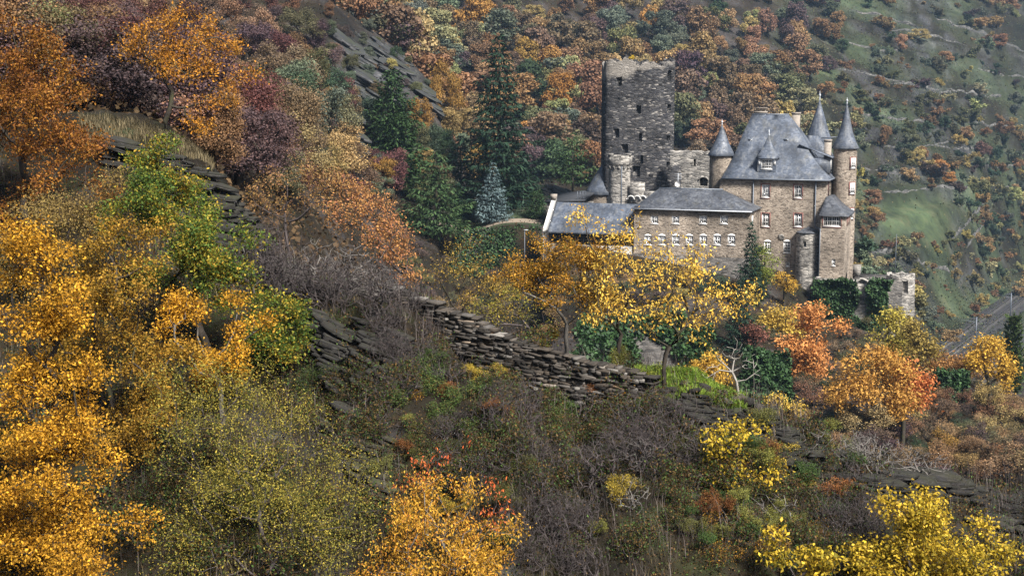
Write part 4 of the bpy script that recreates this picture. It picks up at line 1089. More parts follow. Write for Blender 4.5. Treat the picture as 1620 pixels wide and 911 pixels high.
# ------------------------------------------------------------------ words for where a plant stands
LANDMARKS = [('the golden oak', 80, 620), ('the olive-yellow bush', 400, 780), ('the orange bush', 700, 840), ('the yellow oak bush', 1480, 860), ('the bright yellow bush', 1165, 730), ('the mossy ledge', 590, 710),
             ('the grey slate face', 560, 560), ('the upper end of the stone wall', 690, 500), ('the middle of the stone wall', 850, 590), ('the lower end of the stone wall', 990, 620), ('the grass strip', 1110, 610),
             ('the dead tree', 1165, 600), ('the long slate ledge', 1430, 745), ('the turning green oak', 330, 400), ('the hawthorn bush', 735, 430), ('the small orange oak', 290, 110), ('the slate crag', 280, 270),
             ('the rust oak', 50, 180), ('the grey cliff', 600, 120), ('the tall dark spruce', 790, 200), ('the broad dark cypress', 625, 230), ('the blue spruce', 780, 300), ('the dark keep', 1008, 150), ('the gate turret', 980, 270),
             ('the residence roof', 1220, 190), ('the stair turret', 1337, 230), ('the lower meadow', 1440, 345), ('the stone terrace walls', 1535, 350), ('the railway', 1570, 510), ('the round bastion', 1425, 470),
             ('the ivy terrace wall', 1340, 480), ('the bright orange tree', 1285, 530), ('the gallery wing', 930, 350), ('the dark poplar', 1606, 555), ('the orange maple', 1480, 272), ('the scattered pine', 905, 240),
             ('the top edge of the photo', 1250, 0), ('the top right corner', 1600, 20), ('the top left corner', 40, 10), ('the top edge over the keep', 980, 0), ('the top edge over the cliff', 560, 0), ('the ivy bank', 1010, 560)]
def place(px, py):
    d = [((px - x) ** 2 + (1.3 * (py - y)) ** 2, n, x, y) for n, x, y in LANDMARKS]
    _, n, x, y = min(d)
    dx, dy = px - x, py - y
    if ' edge' in n or 'corner' in n: return 'near ' + n
    if dx * dx + dy * dy < 30 ** 2: return 'close by ' + n
    if abs(dx) > abs(dy) * 1.4: return ('right of ' if dx > 0 else 'left of ') + n
    return ('below ' if dy > 0 else 'above ') + n


def bush_mesh(name, seed, nl=4200, leaf=.022, nt=140, k=3):
    """an irregular many-stemmed bush about 1 m high"""
    r = np.random.default_rng(seed); L = []
    for i in range(r.integers(6, 10)):
        a_ = r.uniform(0, 6.28); q = r.uniform(.05, .42); h = r.uniform(.25, .95) * (1 - .55 * q)
        L.append((q * math.cos(a_), q * math.sin(a_), h * .8, r.uniform(.08, .2), r.uniform(.08, .2), r.uniform(.08, .2)))
    cc = in_lobes(L, nt // 5, r, .4); t = np.repeat(cc, 5, 0) + r.normal(0, .045, (len(cc) * 5, 3)); t[:, 2] = np.maximum(t[:, 2], .05)
    V, Q, A, rad = grow([np.array([0, 0, -.12]), np.array([0, 0, .03])], list(t), r, .14, .16, .3, .0035, k=k)
    per = nl // len(t); P = np.repeat(t, per, 0) + r.normal(0, .035, (len(t) * per, 3))
    LV, LF = leafquads(P, r, leaf, .7, .4, .2)
    return mk_mesh(name, np.concatenate([V, LV]), np.concatenate([Q, LF + len(V)]), mi4=np.concatenate([np.zeros(len(Q)), np.ones(len(LF))]).astype(int))
# ------------------------------------------------------------------ near ridge: rocks, dry stone wall, plants
M_bark = bark_mat('dark_bark', (0.018, 0.014, 0.011), (0.06, 0.048, 0.037), (0.05, 0.055, 0.02))
M_bark2 = bark_mat('grey_bark', (0.05, 0.045, 0.04), (0.17, 0.155, 0.135))
M_pale = bark_mat('bleached_wood', (0.15, 0.135, 0.12), (0.38, 0.35, 0.31))
M_twig = bark_mat('purple_grey_twigs', (0.022, 0.017, 0.016), (0.10, 0.082, 0.08))
M_twig2 = bark_mat('ash_grey_twigs', (0.06, 0.054, 0.05), (0.22, 0.20, 0.18))
L_gold = leaf_mat('golden_oak_leaves', [(0.05, 0.045, 0.01), (0.20, 0.105, 0.012), (0.46, 0.225, 0.02), (0.66, 0.36, 0.035), (0.28, 0.10, 0.012)], jit=.55)
L_amber = leaf_mat('amber_oak_leaves', [(0.07, 0.05, 0.012), (0.22, 0.115, 0.016), (0.40, 0.225, 0.03), (0.13, 0.10, 0.018), (0.26, 0.10, 0.015)], jit=.55)
L_green = leaf_mat('turning_green_leaves', [(0.025, 0.05, 0.012), (0.05, 0.095, 0.02), (0.10, 0.14, 0.022), (0.34, 0.25, 0.03), (0.40, 0.16, 0.02)], patch=0.9)
L_rust = leaf_mat('rust_leaves', [(0.05, 0.02, 0.010), (0.13, 0.048, 0.014), (0.22, 0.085, 0.018), (0.32, 0.15, 0.022), (0.11, 0.075, 0.02)])
L_olive = leaf_mat('olive_small_leaves', [(0.035, 0.042, 0.012), (0.10, 0.10, 0.022), (0.20, 0.18, 0.035), (0.40, 0.30, 0.045), (0.10, 0.075, 0.022)], jit=.55)
L_orange = leaf_mat('orange_leaves', [(0.22, 0.13, 0.02), (0.42, 0.23, 0.025), (0.54, 0.31, 0.04), (0.48, 0.20, 0.03), (0.46, 0.11, 0.025)])
L_yellow = leaf_mat('bright_yellow_leaves', [(0.07, 0.075, 0.014), (0.23, 0.18, 0.02), (0.43, 0.30, 0.024), (0.54, 0.36, 0.045), (0.20, 0.12, 0.018)], jit=.55)
L_cherry = leaf_mat('pale_yellow_cherry_leaves', [(0.50, 0.30, 0.04), (0.66, 0.44, 0.07), (0.72, 0.50, 0.10), (0.60, 0.32, 0.04), (0.38, 0.30, 0.05)])
L_brown = leaf_mat('brown_yellow_leaves', [(0.10, 0.05, 0.012), (0.27, 0.13, 0.018), (0.42, 0.21, 0.028), (0.15, 0.125, 0.022), (0.30, 0.10, 0.015)], jit=.55)
L_red = leaf_mat('dusky_pink_leaves', [(0.20, 0.09, 0.06), (0.36, 0.15, 0.08), (0.45, 0.22, 0.07), (0.30, 0.17, 0.06), (0.42, 0.14, 0.06)])
L_ivy = leaf_mat('dark_ivy_leaves', [(0.012, 0.03, 0.012), (0.024, 0.055, 0.018), (0.04, 0.085, 0.025), (0.06, 0.11, 0.035)], transl=0.15, spec=0.35)
L_ug = leaf_mat('bramble_and_litter', [(0.018, 0.010, 0.007), (0.02, 0.036, 0.011), (0.055, 0.10, 0.024), (0.06, 0.032, 0.014), (0.13, 0.08, 0.026), (0.045, 0.022, 0.02), (0.14, 0.16, 0.045)], patch=0.6, jit=.8)
L_grass = leaf_mat('fresh_grass', [(0.12, 0.19, 0.03), (0.22, 0.32, 0.045), (0.33, 0.40, 0.08)], transl=0.4)
L_dry = leaf_mat('dry_grass', [(0.06, 0.05, 0.025), (0.14, 0.11, 0.06), (0.24, 0.195, 0.11)], transl=0.3)
M_moss = rock_mat('mossy_slate', (0.009, 0.008, 0.007), (0.03, 0.026, 0.022), (0.085, 0.073, 0.062), (0.24, 0.22, 0.195), 0.4, bed=(1.2, 1.2, 11), moss=(0.055, 0.06, 0.014))
M_slab = rock_mat('layered_slate', (0.008, 0.008, 0.008), (0.026, 0.024, 0.023), (0.075, 0.066, 0.058), (0.30, 0.285, 0.26), 0.4, bed=(1.0, 1.0, 11), moss=(0.024, 0.024, 0.010))
M_cliff = rock_mat('grey_cliff_slate', (0.015, 0.016, 0.019), (0.045, 0.046, 0.05), (0.11, 0.108, 0.105), (0.27, 0.26, 0.245), 0.45, bed=(0.3, 0.3, 2.2), moss=(0.035, 0.04, 0.018))
k = NT('wall_stone'); c = k.coord(); oi = k.n('ShaderNodeObjectInfo'); gi = k.n('ShaderNodeNewGeometry')
col = k.ramp(k.math('FRACT', k.math('ADD', oi.outputs['Random'], gi.outputs['Random Per Island'])), [(0, (0.018, 0.016, 0.014)), (0.35, (0.045, 0.039, 0.033)), (0.6, (0.07, 0.056, 0.043)), (0.82, (0.10, 0.092, 0.083)), (0.95, (0.20, 0.185, 0.165)), (1, (0.24, 0.15, 0.08))])
nz = k.noise(k.mapping(c, (2, 2, 9)), 2.0, 6)
col = k.mix(0.7, col, k.ramp(nz, [(0.3, 0.12), (0.7, 0.85)]), 'OVERLAY')
k.principled(col, 0.9, k.bump(nz, 0.8, 0.03), spec=0.25); M_stone = k.m

rg = np.random.default_rng(21)
def slab_mesh(name, seed, m, n=7, lx=0.5, ly=0.4, lz=0.5):
    r = np.random.default_rng(seed); th = np.sort(np.arange(n) * 2 * math.pi / n + r.uniform(-.3, .3, n))
    q = r.uniform(.75, 1.05, n)
    R = []
    for z, s in ((-lz, .88), (-lz * .8, 1.0), (lz * .75, .98), (lz, .86)):
        R.append(np.stack([lx * s * q * np.cos(th) + r.normal(0, .02, n), ly * s * q * np.sin(th) + r.normal(0, .02, n), z + r.normal(0, lz * .10, n)], 1))
    me = MB().rings(R, cap0=True, cap1=True).mesh(name); me.materials.append(m); return me
def boxy_mesh(name, seed, m):
    r = np.random.default_rng(seed)
    base = [(-.5, -.5), (-.1, -.55), (.5, -.5), (.52, .5), (-.5, .5)]
    R = []
    for z, s in ((-.5, .92), (-.36, 1.0), (.34, 1.0), (.5, .9)):
        R.append([(x * s + r.normal(0, .035), y * s + r.normal(0, .05), z + r.normal(0, .06)) for x, y in base])
    me = MB().rings(R, cap0=True, cap1=True).mesh(name); me.materials.append(m); return me
STONES = [boxy_mesh('stone', 100 + i, M_stone) for i in range(12)]
# dry stone wall: every stone laid by itself
wp = [at(q[0], q[1], q[2]) for q in WALL[1:-1]]
wlen = np.concatenate([[0], np.cumsum([np.linalg.norm((b - a)[:2]) for a, b in zip(wp[:-1], wp[1:])])])
wx = np.array([p[0] for p in wp]); wyy = np.array([p[1] for p in wp]); wtop = np.array([p[2] for p in wp]); whh = np.array([q[3] for q in WALL[1:-1]])
dsw = thing('dry_stone_wall', 'low dry stone wall of flat brown slates along the crest', 'wall', tuple(wp[2]))
def wat(l): return np.array([np.interp(l, wlen, wx), np.interp(l, wlen, wyy)]), float(np.interp(l, wlen, wtop)), float(np.interp(l, wlen, whh))
zc = min(wtop - whh) - 0.15; spec = []
wdir = math.atan2(wyy[-1] - wyy[0], wx[-1] - wx[0])
while zc < max(wtop) + 0.05:
    hgt = rg.uniform(0.045, 0.085); l = rg.uniform(-.2, 0)
    while l < wlen[-1]:
        ln = rg.uniform(0.16, 0.5) if rg.uniform() < .75 else rg.uniform(.09, .18); p, tp, wh_ = wat(l + ln / 2)
        tp += 0.14 * float(vnoise(l * 1.5, 2.2))
        if tp - wh_ - 0.3 < zc < tp:
            spec.append((ln * hgt, (p[0] - wp[2][0], p[1] - wp[2][1] - 0.10 - 0.16 * (tp - zc) + rg.normal(0, .03), zc + hgt / 2 - wp[2][2]),
                         (ln * 1.12, rg.uniform(.3, .42), hgt * rg.uniform(1.15, 1.45)), (rg.normal(0, .07), rg.normal(0.04, .06), wdir + rg.normal(0, .10)), int(rg.integers(12))))
        l += ln
    zc += hgt * 0.97
spec.sort(key=lambda q: -q[0]); ns = len(spec); rest = MB()
for i_, (_a, lo_c, sc_, ro_, me_i) in enumerate(spec):
    if i_ < 300:
        o = obj('stone', STONES[me_i], None, dsw, lo_c); o.scale = sc_; o.rotation_euler = ro_
    else:
        me_ = STONES[me_i]; M4 = Matrix.LocRotScale(Vector(lo_c), __import__('mathutils').Euler(ro_), Vector(sc_))
        rest.add([M4 @ v.co for v in me_.vertices], [tuple(p.vertices) for p in me_.polygons if len(p.vertices) == 4], [tuple(p.vertices) for p in me_.polygons if len(p.vertices) == 3])
if rest.n: rest.build('small_stones', M_stone, dsw)['kind'] = 'stuff'
ls = np.linspace(0, wlen[-1], 40); core = MB()
R = []
for l in ls:
    p, tp, wh_ = wat(l); p = p - wp[2][:2]; z1 = tp - .1 - wp[2][2]; z0 = tp - wh_ - .6 - wp[2][2]
    R.append([(p[0], p[1] + .0, z0), (p[0], p[1] + .02, z1), (p[0], p[1] + .5, z1), (p[0], p[1] + .5, z0)])
core.rings(R).build('wall_core', M_moss, dsw)
# slate outcrops of separate slabs
SLAB = {}
def slabs(m):
    if m.name not in SLAB: SLAB[m.name] = [slab_mesh('slab', 200 + i, m) for i in range(7)]
    return SLAB[m.name]
def outcrop(name, label, polys, n, wpx, m, seed, ymin, ymax, thick=(0.25, 0.5), dip=0.12, sink=0.25, group=None, flat=.7, stack=1):
    r = np.random.default_rng(seed); pts = []
    for i in range(n):
        x0, y0, x1, y1, h = polys[i % len(polys)]
        f = r.uniform(0, 1); px = x0 + (x1 - x0) * f; py = y0 + (y1 - y0) * f + r.uniform(0, 1) * h
        q = hit(px, py, ymin)
        if q is None or q[1] > ymax: continue
        pts.append(q)
    if not pts: return None
    b = np.mean(pts, 0); root = thing(name, label, 'rock', tuple(b), 0, group)
    for q in pts:
        w = wpx * r.uniform(.5, 1.4) * q[1] / FPX; t = w * r.uniform(*thick) * .5
        for sk in range(stack):
            if sk: w *= r.uniform(.75, 1.1); t = w * r.uniform(*thick) * .5
            zoff = (sk - stack / 2) * t * 1.05
            o = obj('slab', slabs(m)[r.integers(7)], None, root, tuple(q - b + np.array([r.normal(0, .12) * w * (sk > 0) - zoff * dip, w * sink + zoff * .35, zoff])))
            o.scale = (w, w * r.uniform(flat, 1.1), t); o.rotation_euler = (r.normal(.05, .08), dip + r.normal(0, .07), r.uniform(-.22, .22))
    return root
outcrop('slate_outcrop', 'dark layered slate crag under the small orange oak', [(150, 222, 340, 262, 40), (285, 262, 372, 300, 60), (340, 300, 400, 370, 50), (300, 300, 380, 400, 40), (310, 262, 395, 350, 30)], 60, 66, M_slab, 1, 40, 60, (.12, .26), dip=0.18, sink=-.35, stack=5)
outcrop('slate_outcrop', 'grey slate face with pale lichen beside the turning green oak', [(500, 490, 600, 560, 60), (530, 540, 640, 600, 50), (520, 500, 560, 640, 30)], 50, 54, M_slab, 2, 30, 50, (.12, .3), dip=0.4, sink=-.3, stack=4)
outcrop('slate_outcrop', 'mossy brown slate ledge above the orange bush', [(520, 660, 640, 710, 35), (545, 700, 620, 760, 40)], 30, 52, M_moss, 3, 28, 45, (.12, .28), dip=0.35, sink=-.1, stack=3)
outcrop('slate_outcrop', 'mossy slate ledge at the lower end of the grassy crest', [(1180, 652, 1290, 690, 22), (1205, 690, 1290, 715, 25)], 30, 50, M_slab, 4, 28, 46, (.14, .3), dip=0.1, sink=-.3, stack=5)
outcrop('slate_outcrop', 'long flat slate ledge above the yellow oak bush', [(1330, 728, 1530, 752, 34), (1350, 745, 1500, 765, 22)], 52, 56, M_slab, 5, 28, 48, (.12, .28), dip=0.06, sink=-.3, stack=5)
outcrop('slate_outcrop', 'dark slate ledge at the right edge of the photo', [(1545, 775, 1640, 800, 50), (1560, 800, 1660, 850, 30)], 26, 52, M_slab, 6, 28, 48, (.12, .28), dip=0.1, sink=-.1, stack=4)
outcrop('slate_outcrop', 'broken mossy slate edge under the grass strip', [(1025, 606, 1200, 655, 32), (1040, 625, 1180, 668, 30)], 46, 40, M_slab, 8, 28, 46, (.14, .3), dip=0.2, sink=-.3, stack=4)
outcrop('slate_outcrop', 'slate rubble edge between mossy ledge and long ledge', [(1280, 690, 1345, 722, 26), (1490, 745, 1570, 775, 30)], 34, 46, M_slab, 9, 28, 46, (.14, .3), dip=0.15, sink=-.3, stack=5)
outcrop('slate_outcrop', 'jagged slate edge between the crag and the dry stone wall', [(395, 392, 480, 432, 26), (470, 432, 640, 468, 26)], 40, 46, M_slab, 11, 30, 52, (.14, .3), dip=0.25, sink=-.3, stack=4)
outcrop('slate_outcrop', 'weathered slate steps half-way down the bramble slope', [(840, 690, 1000, 740, 30), (1060, 800, 1250, 830, 40)], 26, 36, M_moss, 7, 28, 46, (.14, .3), dip=0.15, sink=-.1, stack=2)
for i, (px, py) in enumerate([(718, 482), (745, 492), (1085, 611), (1112, 618), (1140, 626), (1165, 634), (1180, 640), (1200, 648), (1098, 622), (1150, 640), (1218, 652)]):
    q = hit(px, py, 30)
    if q is None: continue
    o = obj('loose_stone', STONES[i], None, None, tuple(q + np.array([0, -.05, .06]))); o.scale = (rg.uniform(.22, .42), .3, rg.uniform(.12, .2)); o.rotation_euler = (rg.normal(0, .2), rg.normal(.1, .2), rg.uniform(-.6, .6))
    tag(o, 'pale loose stone lying on the crest by the grass strip' if i > 1 else 'pale loose stone on the top end of the dry stone wall', 'stone', 'loose stones on the crest' if i > 1 else 'loose stones on the wall')

# --- individual trees and bushes of the near slope
leafy('golden_oak', 'large golden oak filling the lower left corner', 'tree', 95, 29.5, [(35, 450, 70, 90), (55, 540, 95, 90, .6), (80, 640, 105, 80), (100, 735, 100, 70, -.5), (40, 790, 90, 90), (190, 850, 85, 60, .8), (20, 880, 90, 60), (120, 870, 70, 50, -.4)], L_gold, M_bark, 31, 460, 62000, .066, .17, .009, trunk=[(95, 960), (98, 890), (105, 820), (100, 740)], seg=.2)
leafy('amber_oak', 'amber-leaved oak between golden oak and turning green oak', 'tree', 215, 34, [(205, 385, 60, 38, 1), (130, 430, 55, 45, 1), (205, 470, 60, 50), (240, 560, 70, 60), (205, 640, 75, 60), (250, 700, 55, 45), (120, 520, 60, 70, 1.5)], L_amber, M_bark, 32, 330, 36000, .066, .17, .008, seg=.22)
leafy('turning_oak', 'green oak turning yellow in front of the slate crag', 'tree', 330, 37, [(250, 250, 45, 36, 2), (270, 310, 75, 50, 1), (335, 385, 75, 60), (280, 430, 70, 55), (370, 450, 40, 40), (440, 515, 55, 48), (395, 550, 60, 40), (220, 350, 50, 40, 1)], L_green, M_bark, 33, 420, 46000, .075, .17, .008, seg=.22)
leafy('yellow_oak_sapling', 'yellow-orange oak sapling in front of the turning green oak', 'tree', 345, 35.2, [(335, 485, 62, 34), (395, 520, 45, 32), (300, 520, 50, 34), (350, 580, 50, 28)], L_gold, M_bark2, 34, 150, 11000, .066, .14, .007)
leafy('olive_thicket', 'large olive-yellow fine-leaved bush at the bottom left of centre', 'bush', 400, 30.5, [(375, 640, 100, 55, 1), (270, 640, 50, 50, 1), (540, 780, 60, 70, .5), (440, 690, 70, 60, .5), (330, 720, 80, 80), (480, 790, 90, 90), (380, 830, 120, 90), (520, 870, 70, 60), (300, 880, 60, 60)], L_olive, M_twig, 35, 700, 42000, .042, .17, .0042, multi=1, seg=.2, k=3, foliage='leaves', clump=.6)
leafy('rust_oak', 'rust-red oak at the upper left edge', 'tree', 30, 43, [(20, 60, 50, 70), (70, 120, 60, 60, 1), (40, 190, 90, 55), (110, 235, 65, 40), (50, 270, 90, 45), (130, 290, 45, 30), (10, 350, 60, 50)], L_rust, M_bark, 36, 350, 34000, .08, .21, .009, seg=.25)
leafy('orange_oak', 'small orange oak with dark crooked trunk on the crag', 'tree', 262, 52.5, [(240, 70, 40, 30), (285, 45, 55, 35), (340, 60, 50, 40, 1), (300, 105, 60, 35, -1), (390, 125, 42, 22), (345, 150, 40, 20), (230, 120, 30, 25, 1), (400, 95, 25, 25), (325, 198, 45, 10, -.5)], leaf_mat('orange_oak_leaves', [(0.14, 0.06, 0.012), (0.32, 0.125, 0.016), (0.46, 0.20, 0.025), (0.36, 0.19, 0.03), (0.30, 0.09, 0.015)]), M_bark, 37, 240, 9500, .085, .2, .0075, trunk=[(263, 214), (262, 190), (270, 168), (272, 145), (262, 128), (258, 112)], shell=.35, wander=.25, bare=.12)
leafy('orange_bush', 'orange bush with reddish shoots at the bottom edge', 'bush', 700, 30, [(690, 790, 60, 40), (650, 840, 60, 55), (755, 850, 60, 55), (700, 890, 110, 45), (740, 800, 35, 40), (610, 880, 50, 45), (800, 890, 40, 40)], L_orange, M_bark2, 38, 260, 14000, .066, .15, .006, multi=1, k=3, foliage='leaves', droop=1.0, aspect=.42, clump=.5)
leafy('red_shoots', 'thin upright shoots with hanging red leaves above the orange bush', 'plant', 700, 31, [(670, 745, 30, 32), (700, 715, 14, 25), (745, 705, 12, 22), (640, 760, 12, 20), (780, 800, 25, 60)], leaf_mat('scarlet_leaves', [(0.42, 0.10, 0.03), (0.55, 0.14, 0.04), (0.45, 0.06, 0.03)]), M_twig, 39, 42, 420, .085, .10, .005, multi=1, k=3, foliage='leaves', droop=1.6, aspect=.36, clump=0)
leafy('yellow_bush', 'bright yellow leafy bush on the slope below the grass strip', 'bush', 1165, 33.6, [(1165, 690, 52, 20), (1150, 720, 48, 26), (1195, 750, 50, 30), (1130, 745, 28, 26), (1200, 790, 30, 20)], L_yellow, M_twig, 40, 150, 2600, .085, .14, .005, multi=1, k=3, foliage='leaves')
leafy('yellow_oak_bush', 'large yellow oak bush in the lower right corner', 'bush', 1480, 29.8, [(1395, 790, 35, 25, .4), (1440, 810, 60, 32), (1500, 845, 75, 38), (1420, 870, 70, 40), (1560, 885, 55, 35), (1480, 900, 90, 30), (1370, 890, 40, 40)], L_yellow, M_bark, 41, 280, 17000, .078, .15, .007, k=4)
leafy('yellow_seedling', 'small yellow leafy shrub left of the yellow oak bush', 'bush', 1250, 29.8, [(1255, 885, 52, 26), (1220, 860, 25, 20), (1300, 890, 30, 22)], L_yellow, M_twig, 42, 70, 1500, .10, .13, .005, multi=1, k=3, foliage='leaves')
leafy('brown_oak', 'rounded brown-yellow oak behind the dry stone wall', 'tree', 895, 39.2, [(890, 415, 62, 34), (840, 430, 36, 30), (940, 430, 46, 48), (885, 388, 42, 20), (900, 462, 60, 30), (850, 460, 34, 22), (950, 470, 36, 24)], L_brown, M_bark2, 43, 280, 15000, .062, .12, .0046, trunk=[(897, 551), (895, 530), (897, 512)], base_py=556, clump=.4)
leafy('yellow_cherry', 'sparse yellow cherry tree behind the wall, left of its twin', 'tree', 978, 38, [(985, 450, 52, 55), (950, 400, 38, 40, .5), (1000, 385, 35, 40), (930, 355, 34, 22, .5), (1008, 325, 16, 36), (1030, 420, 34, 45), (905, 365, 22, 16), (960, 490, 40, 24)], L_cherry, M_bark, 44, 300, 3000, .086, .10, .0042, trunk=[(977, 562), (979, 545), (983, 528)], base_py=568, droop=1.1, shell=.3, clump=.6, wander=.22, aspect=.42)
leafy('yellow_cherry', 'spreading yellow cherry tree with long right-hand boughs above the grass strip', 'tree', 1052, 37, [(1070, 450, 50, 40), (1110, 490, 48, 35), (1050, 500, 38, 30), (1140, 455, 40, 30), (1180, 465, 22, 28), (1090, 420, 40, 25), (1165, 500, 28, 20), (1110, 530, 50, 16), (1040, 400, 22, 28)], L_cherry, M_bark, 45, 310, 3000, .086, .10, .0042, trunk=[(1050, 582), (1053, 562), (1058, 548)], base_py=588, droop=1.1, shell=.3, clump=.6, wander=.22, aspect=.42)
leafy('dead_tree', 'bare bleached dead tree at the end of the grass strip', 'tree', 1168, 37, [(1150, 560, 22, 20), (1185, 570, 18, 15), (1125, 590, 16, 20), (1165, 545, 12, 25), (1200, 590, 12, 8)], None, M_pale, 46, 80, 0, r_tip=.0045, rmax=.045, clump=0, trunk=[(1168, 622), (1165, 603), (1158, 588)], base_py=628, wander=.3)
leafy('yellow_shrub', 'small rounded golden shrub beside the brown-yellow oak trunk', 'bush', 873, 40.5, [(873, 530, 20, 12), (865, 537, 12, 8), (884, 536, 10, 8)], L_yellow, M_twig, 47, 30, 1500, .05, .07, .004, multi=1, k=3, foliage='leaves')
leafy('hawthorn_bush', 'yellow-brown hawthorn bush behind the upper end of the wall', 'bush', 735, 47, [(730, 410, 45, 40), (745, 450, 50, 30), (795, 470, 45, 30, 1), (700, 445, 30, 25)], leaf_mat('hawthorn_leaves', [(0.09, 0.06, 0.02), (0.20, 0.13, 0.03), (0.36, 0.24, 0.05), (0.16, 0.11, 0.03)]), M_bark, 48, 220, 4000, .062, .18, .006, multi=1, k=3, foliage='leaves', bare=.25)
leafy('hawthorn_bush', 'thin olive-yellow bush between hawthorn and brown-yellow oak', 'bush', 815, 46, [(815, 480, 40, 25), (770, 500, 35, 20), (840, 510, 30, 20)], L_olive, M_twig, 49, 130, 2600, .06, .16, .005, multi=1, k=3, foliage='leaves', bare=.3)
leafy('spindle_bush', 'pinkish red-orange bush behind the bare thorn thicket', 'bush', 600, 62, [(590, 345, 45, 40), (620, 385, 35, 35), (550, 320, 40, 35, 2), (640, 420, 25, 25)], L_red, M_twig, 50, 220, 6500, .10, .28, .007, multi=1, k=3, foliage='leaves', bare=.15)
leafy('spindle_bush', 'dull ochre bush above the bare thorn thicket', 'bush', 480, 66, [(490, 290, 60, 35), (430, 310, 40, 30), (550, 285, 35, 25)], leaf_mat('dull_ochre_leaves', [(0.16, 0.10, 0.04), (0.30, 0.19, 0.06), (0.22, 0.11, 0.06), (0.36, 0.22, 0.06)]), M_twig, 51, 200, 4500, .10, .28, .007, multi=1, k=3, foliage='leaves', bare=.3)
leafy('green_broom', 'dark green broom tuft below the yellow oak sapling', 'bush', 490, 37, [(490, 610, 32, 30), (465, 630, 20, 20), (520, 590, 18, 18)], leaf_mat('broom_green', [(0.02, 0.035, 0.012), (0.045, 0.065, 0.02), (0.08, 0.10, 0.03)]), M_twig, 52, 110, 5000, .05, .10, .004, multi=1, k=3, foliage='leaves', aspect=.2)
leafy('broom_tuft', 'yellow-green broom tuft growing on the grass strip', 'bush', 1030, 37, [(1025, 590, 14, 22), (1010, 598, 12, 14), (1045, 592, 10, 16)], leaf_mat('broom_yellow', [(0.09, 0.12, 0.02), (0.20, 0.24, 0.04), (0.34, 0.33, 0.05)]), M_twig, 53, 60, 1500, .05, .08, .004, multi=1, k=3, foliage='leaves', aspect=.2)
leafy('dull_brown_bush', 'dull brown half-bare bush between rust oak and golden oak', 'bush', 90, 40, [(80, 350, 70, 45), (110, 420, 70, 50), (40, 400, 60, 50), (150, 350, 45, 40), (180, 300, 30, 30)], leaf_mat('dull_brown_leaves', [(0.09, 0.06, 0.025), (0.18, 0.12, 0.045), (0.28, 0.20, 0.06), (0.12, 0.10, 0.03)]), M_twig, 54, 300, 15000, .065, .2, .005, multi=1, k=3, foliage='leaves', bare=.2)
leafy('dry_blonde_bush', 'pale straw-coloured bush tip on the crag edge', 'bush', 235, 51.5, [(235, 210, 22, 12), (245, 225, 16, 14)], L_dry, M_twig2, 55, 50, 1200, .07, .10, .004, multi=1, k=3, foliage='leaves')

# --- pools of small shrubs, copied over the slope
def bare_mesh(seed, n=170, m=None, spread=.55, hgt=1.0, rt=.0035, arch=0.0, wan=.28):
    r = np.random.default_rng(seed)
    L = [(r.normal(0, .22 * spread), r.normal(0, .22 * spread), .55 * hgt, .45 * spread, .45 * spread, .42 * hgt) for _ in range(3)]
    t = in_lobes(L, n, r, .5)
    V, Q, A, rad = grow([np.array([0, 0, -.15]), np.array([0, 0, .03])], list(t), r, .10, wan, .25, rt, r_pow=.42, sag=arch, k=3)
    me = mk_mesh('twigs', V, Q, smooth=True); me.materials.append(m); return me
def bushlet_mesh(seed, lm, n=110, nl=900, leaf=.05):
    r = np.random.default_rng(seed)
    L = [(r.normal(0, .18), r.normal(0, .18), .42, .36, .36, .34) for _ in range(3)]
    t = in_lobes(L, n, r, .6)
    V, Q, A, rad = grow([np.array([0, 0, -.15]), np.array([0, 0, .03])], list(t), r, .13, .22, .25, .003, r_pow=.42, k=3)
    P = np.repeat(t, nl // n, 0) + r.normal(0, .07, (n * (nl // n), 3)); LV, LF = leafquads(P, r, leaf, .6, .5, .3)
    me = mk_mesh('bushlet', np.concatenate([V, LV]), np.concatenate([Q, LF + len(V)]), mi4=np.concatenate([np.zeros(len(Q)), np.ones(len(LF))]).astype(int))
    me.materials.append(M_twig); me.materials.append(lm); return me
BARE_P = [bare_mesh(300 + i, 270, M_twig, .65 + .1 * (i % 2), 1, .0025, .04, .2) for i in range(4)]
BARE_G = [bare_mesh(320 + i, 110, M_twig2, .85, .8, .0036, .10, .14) for i in range(4)]
def scatter(pool, zone, n, size, name, label, cat, group, seed, ymin=26, ymax=60, sink=.05, col=None, dens=None, yoff=0.0):
    r = np.random.default_rng(seed); c = 0; tries = 0
    while c < n and tries < n * 6:
        tries += 1
        z = zone[r.integers(len(zone))]
        px, py = r.uniform(z[0], z[2]), r.uniform(z[1], z[3])
        q = hit(px, py, ymin)
        if q is None or q[1] > ymax: continue
        o = obj(name, pool[r.integers(len(pool))], None, None, tuple(q + np.array([0, yoff, -sink])))
        s = r.uniform(*size); o.scale = (s * r.uniform(.85, 1.2), s * r.uniform(.85, 1.2), s * r.uniform(.8, 1.15)); o.rotation_euler = (r.normal(0, .12), r.normal(0, .12), r.uniform(0, 6.28))
        if col is not None: o.color = (*col[r.integers(len(col))], 1)
        tag(o, label + ' ' + place(px, py - s * 1000 / q[1]), cat, group); c += 1
scatter(BARE_P, [(930, 690, 1090, 800), (980, 680, 1080, 760)], 26, (1.0, 1.7), 'thorn_shrub', 'leafless purple-grey thorn shrub', 'shrub', 'thorn shrubs left of the yellow bush', 61)
scatter(BARE_P, [(820, 840, 960, 930), (860, 820, 960, 911)], 18, (.9, 1.4), 'thorn_shrub', 'dense leafless purple thorn shrub', 'shrub', 'thorn shrubs beside the orange bush', 62)
scatter(BARE_P, [(400, 400, 660, 500), (420, 300, 480, 400)], 30, (1.0, 2.0), 'thorn_shrub', 'leafless crest thorn shrub', 'shrub', 'thorn shrubs on the crest', 63)
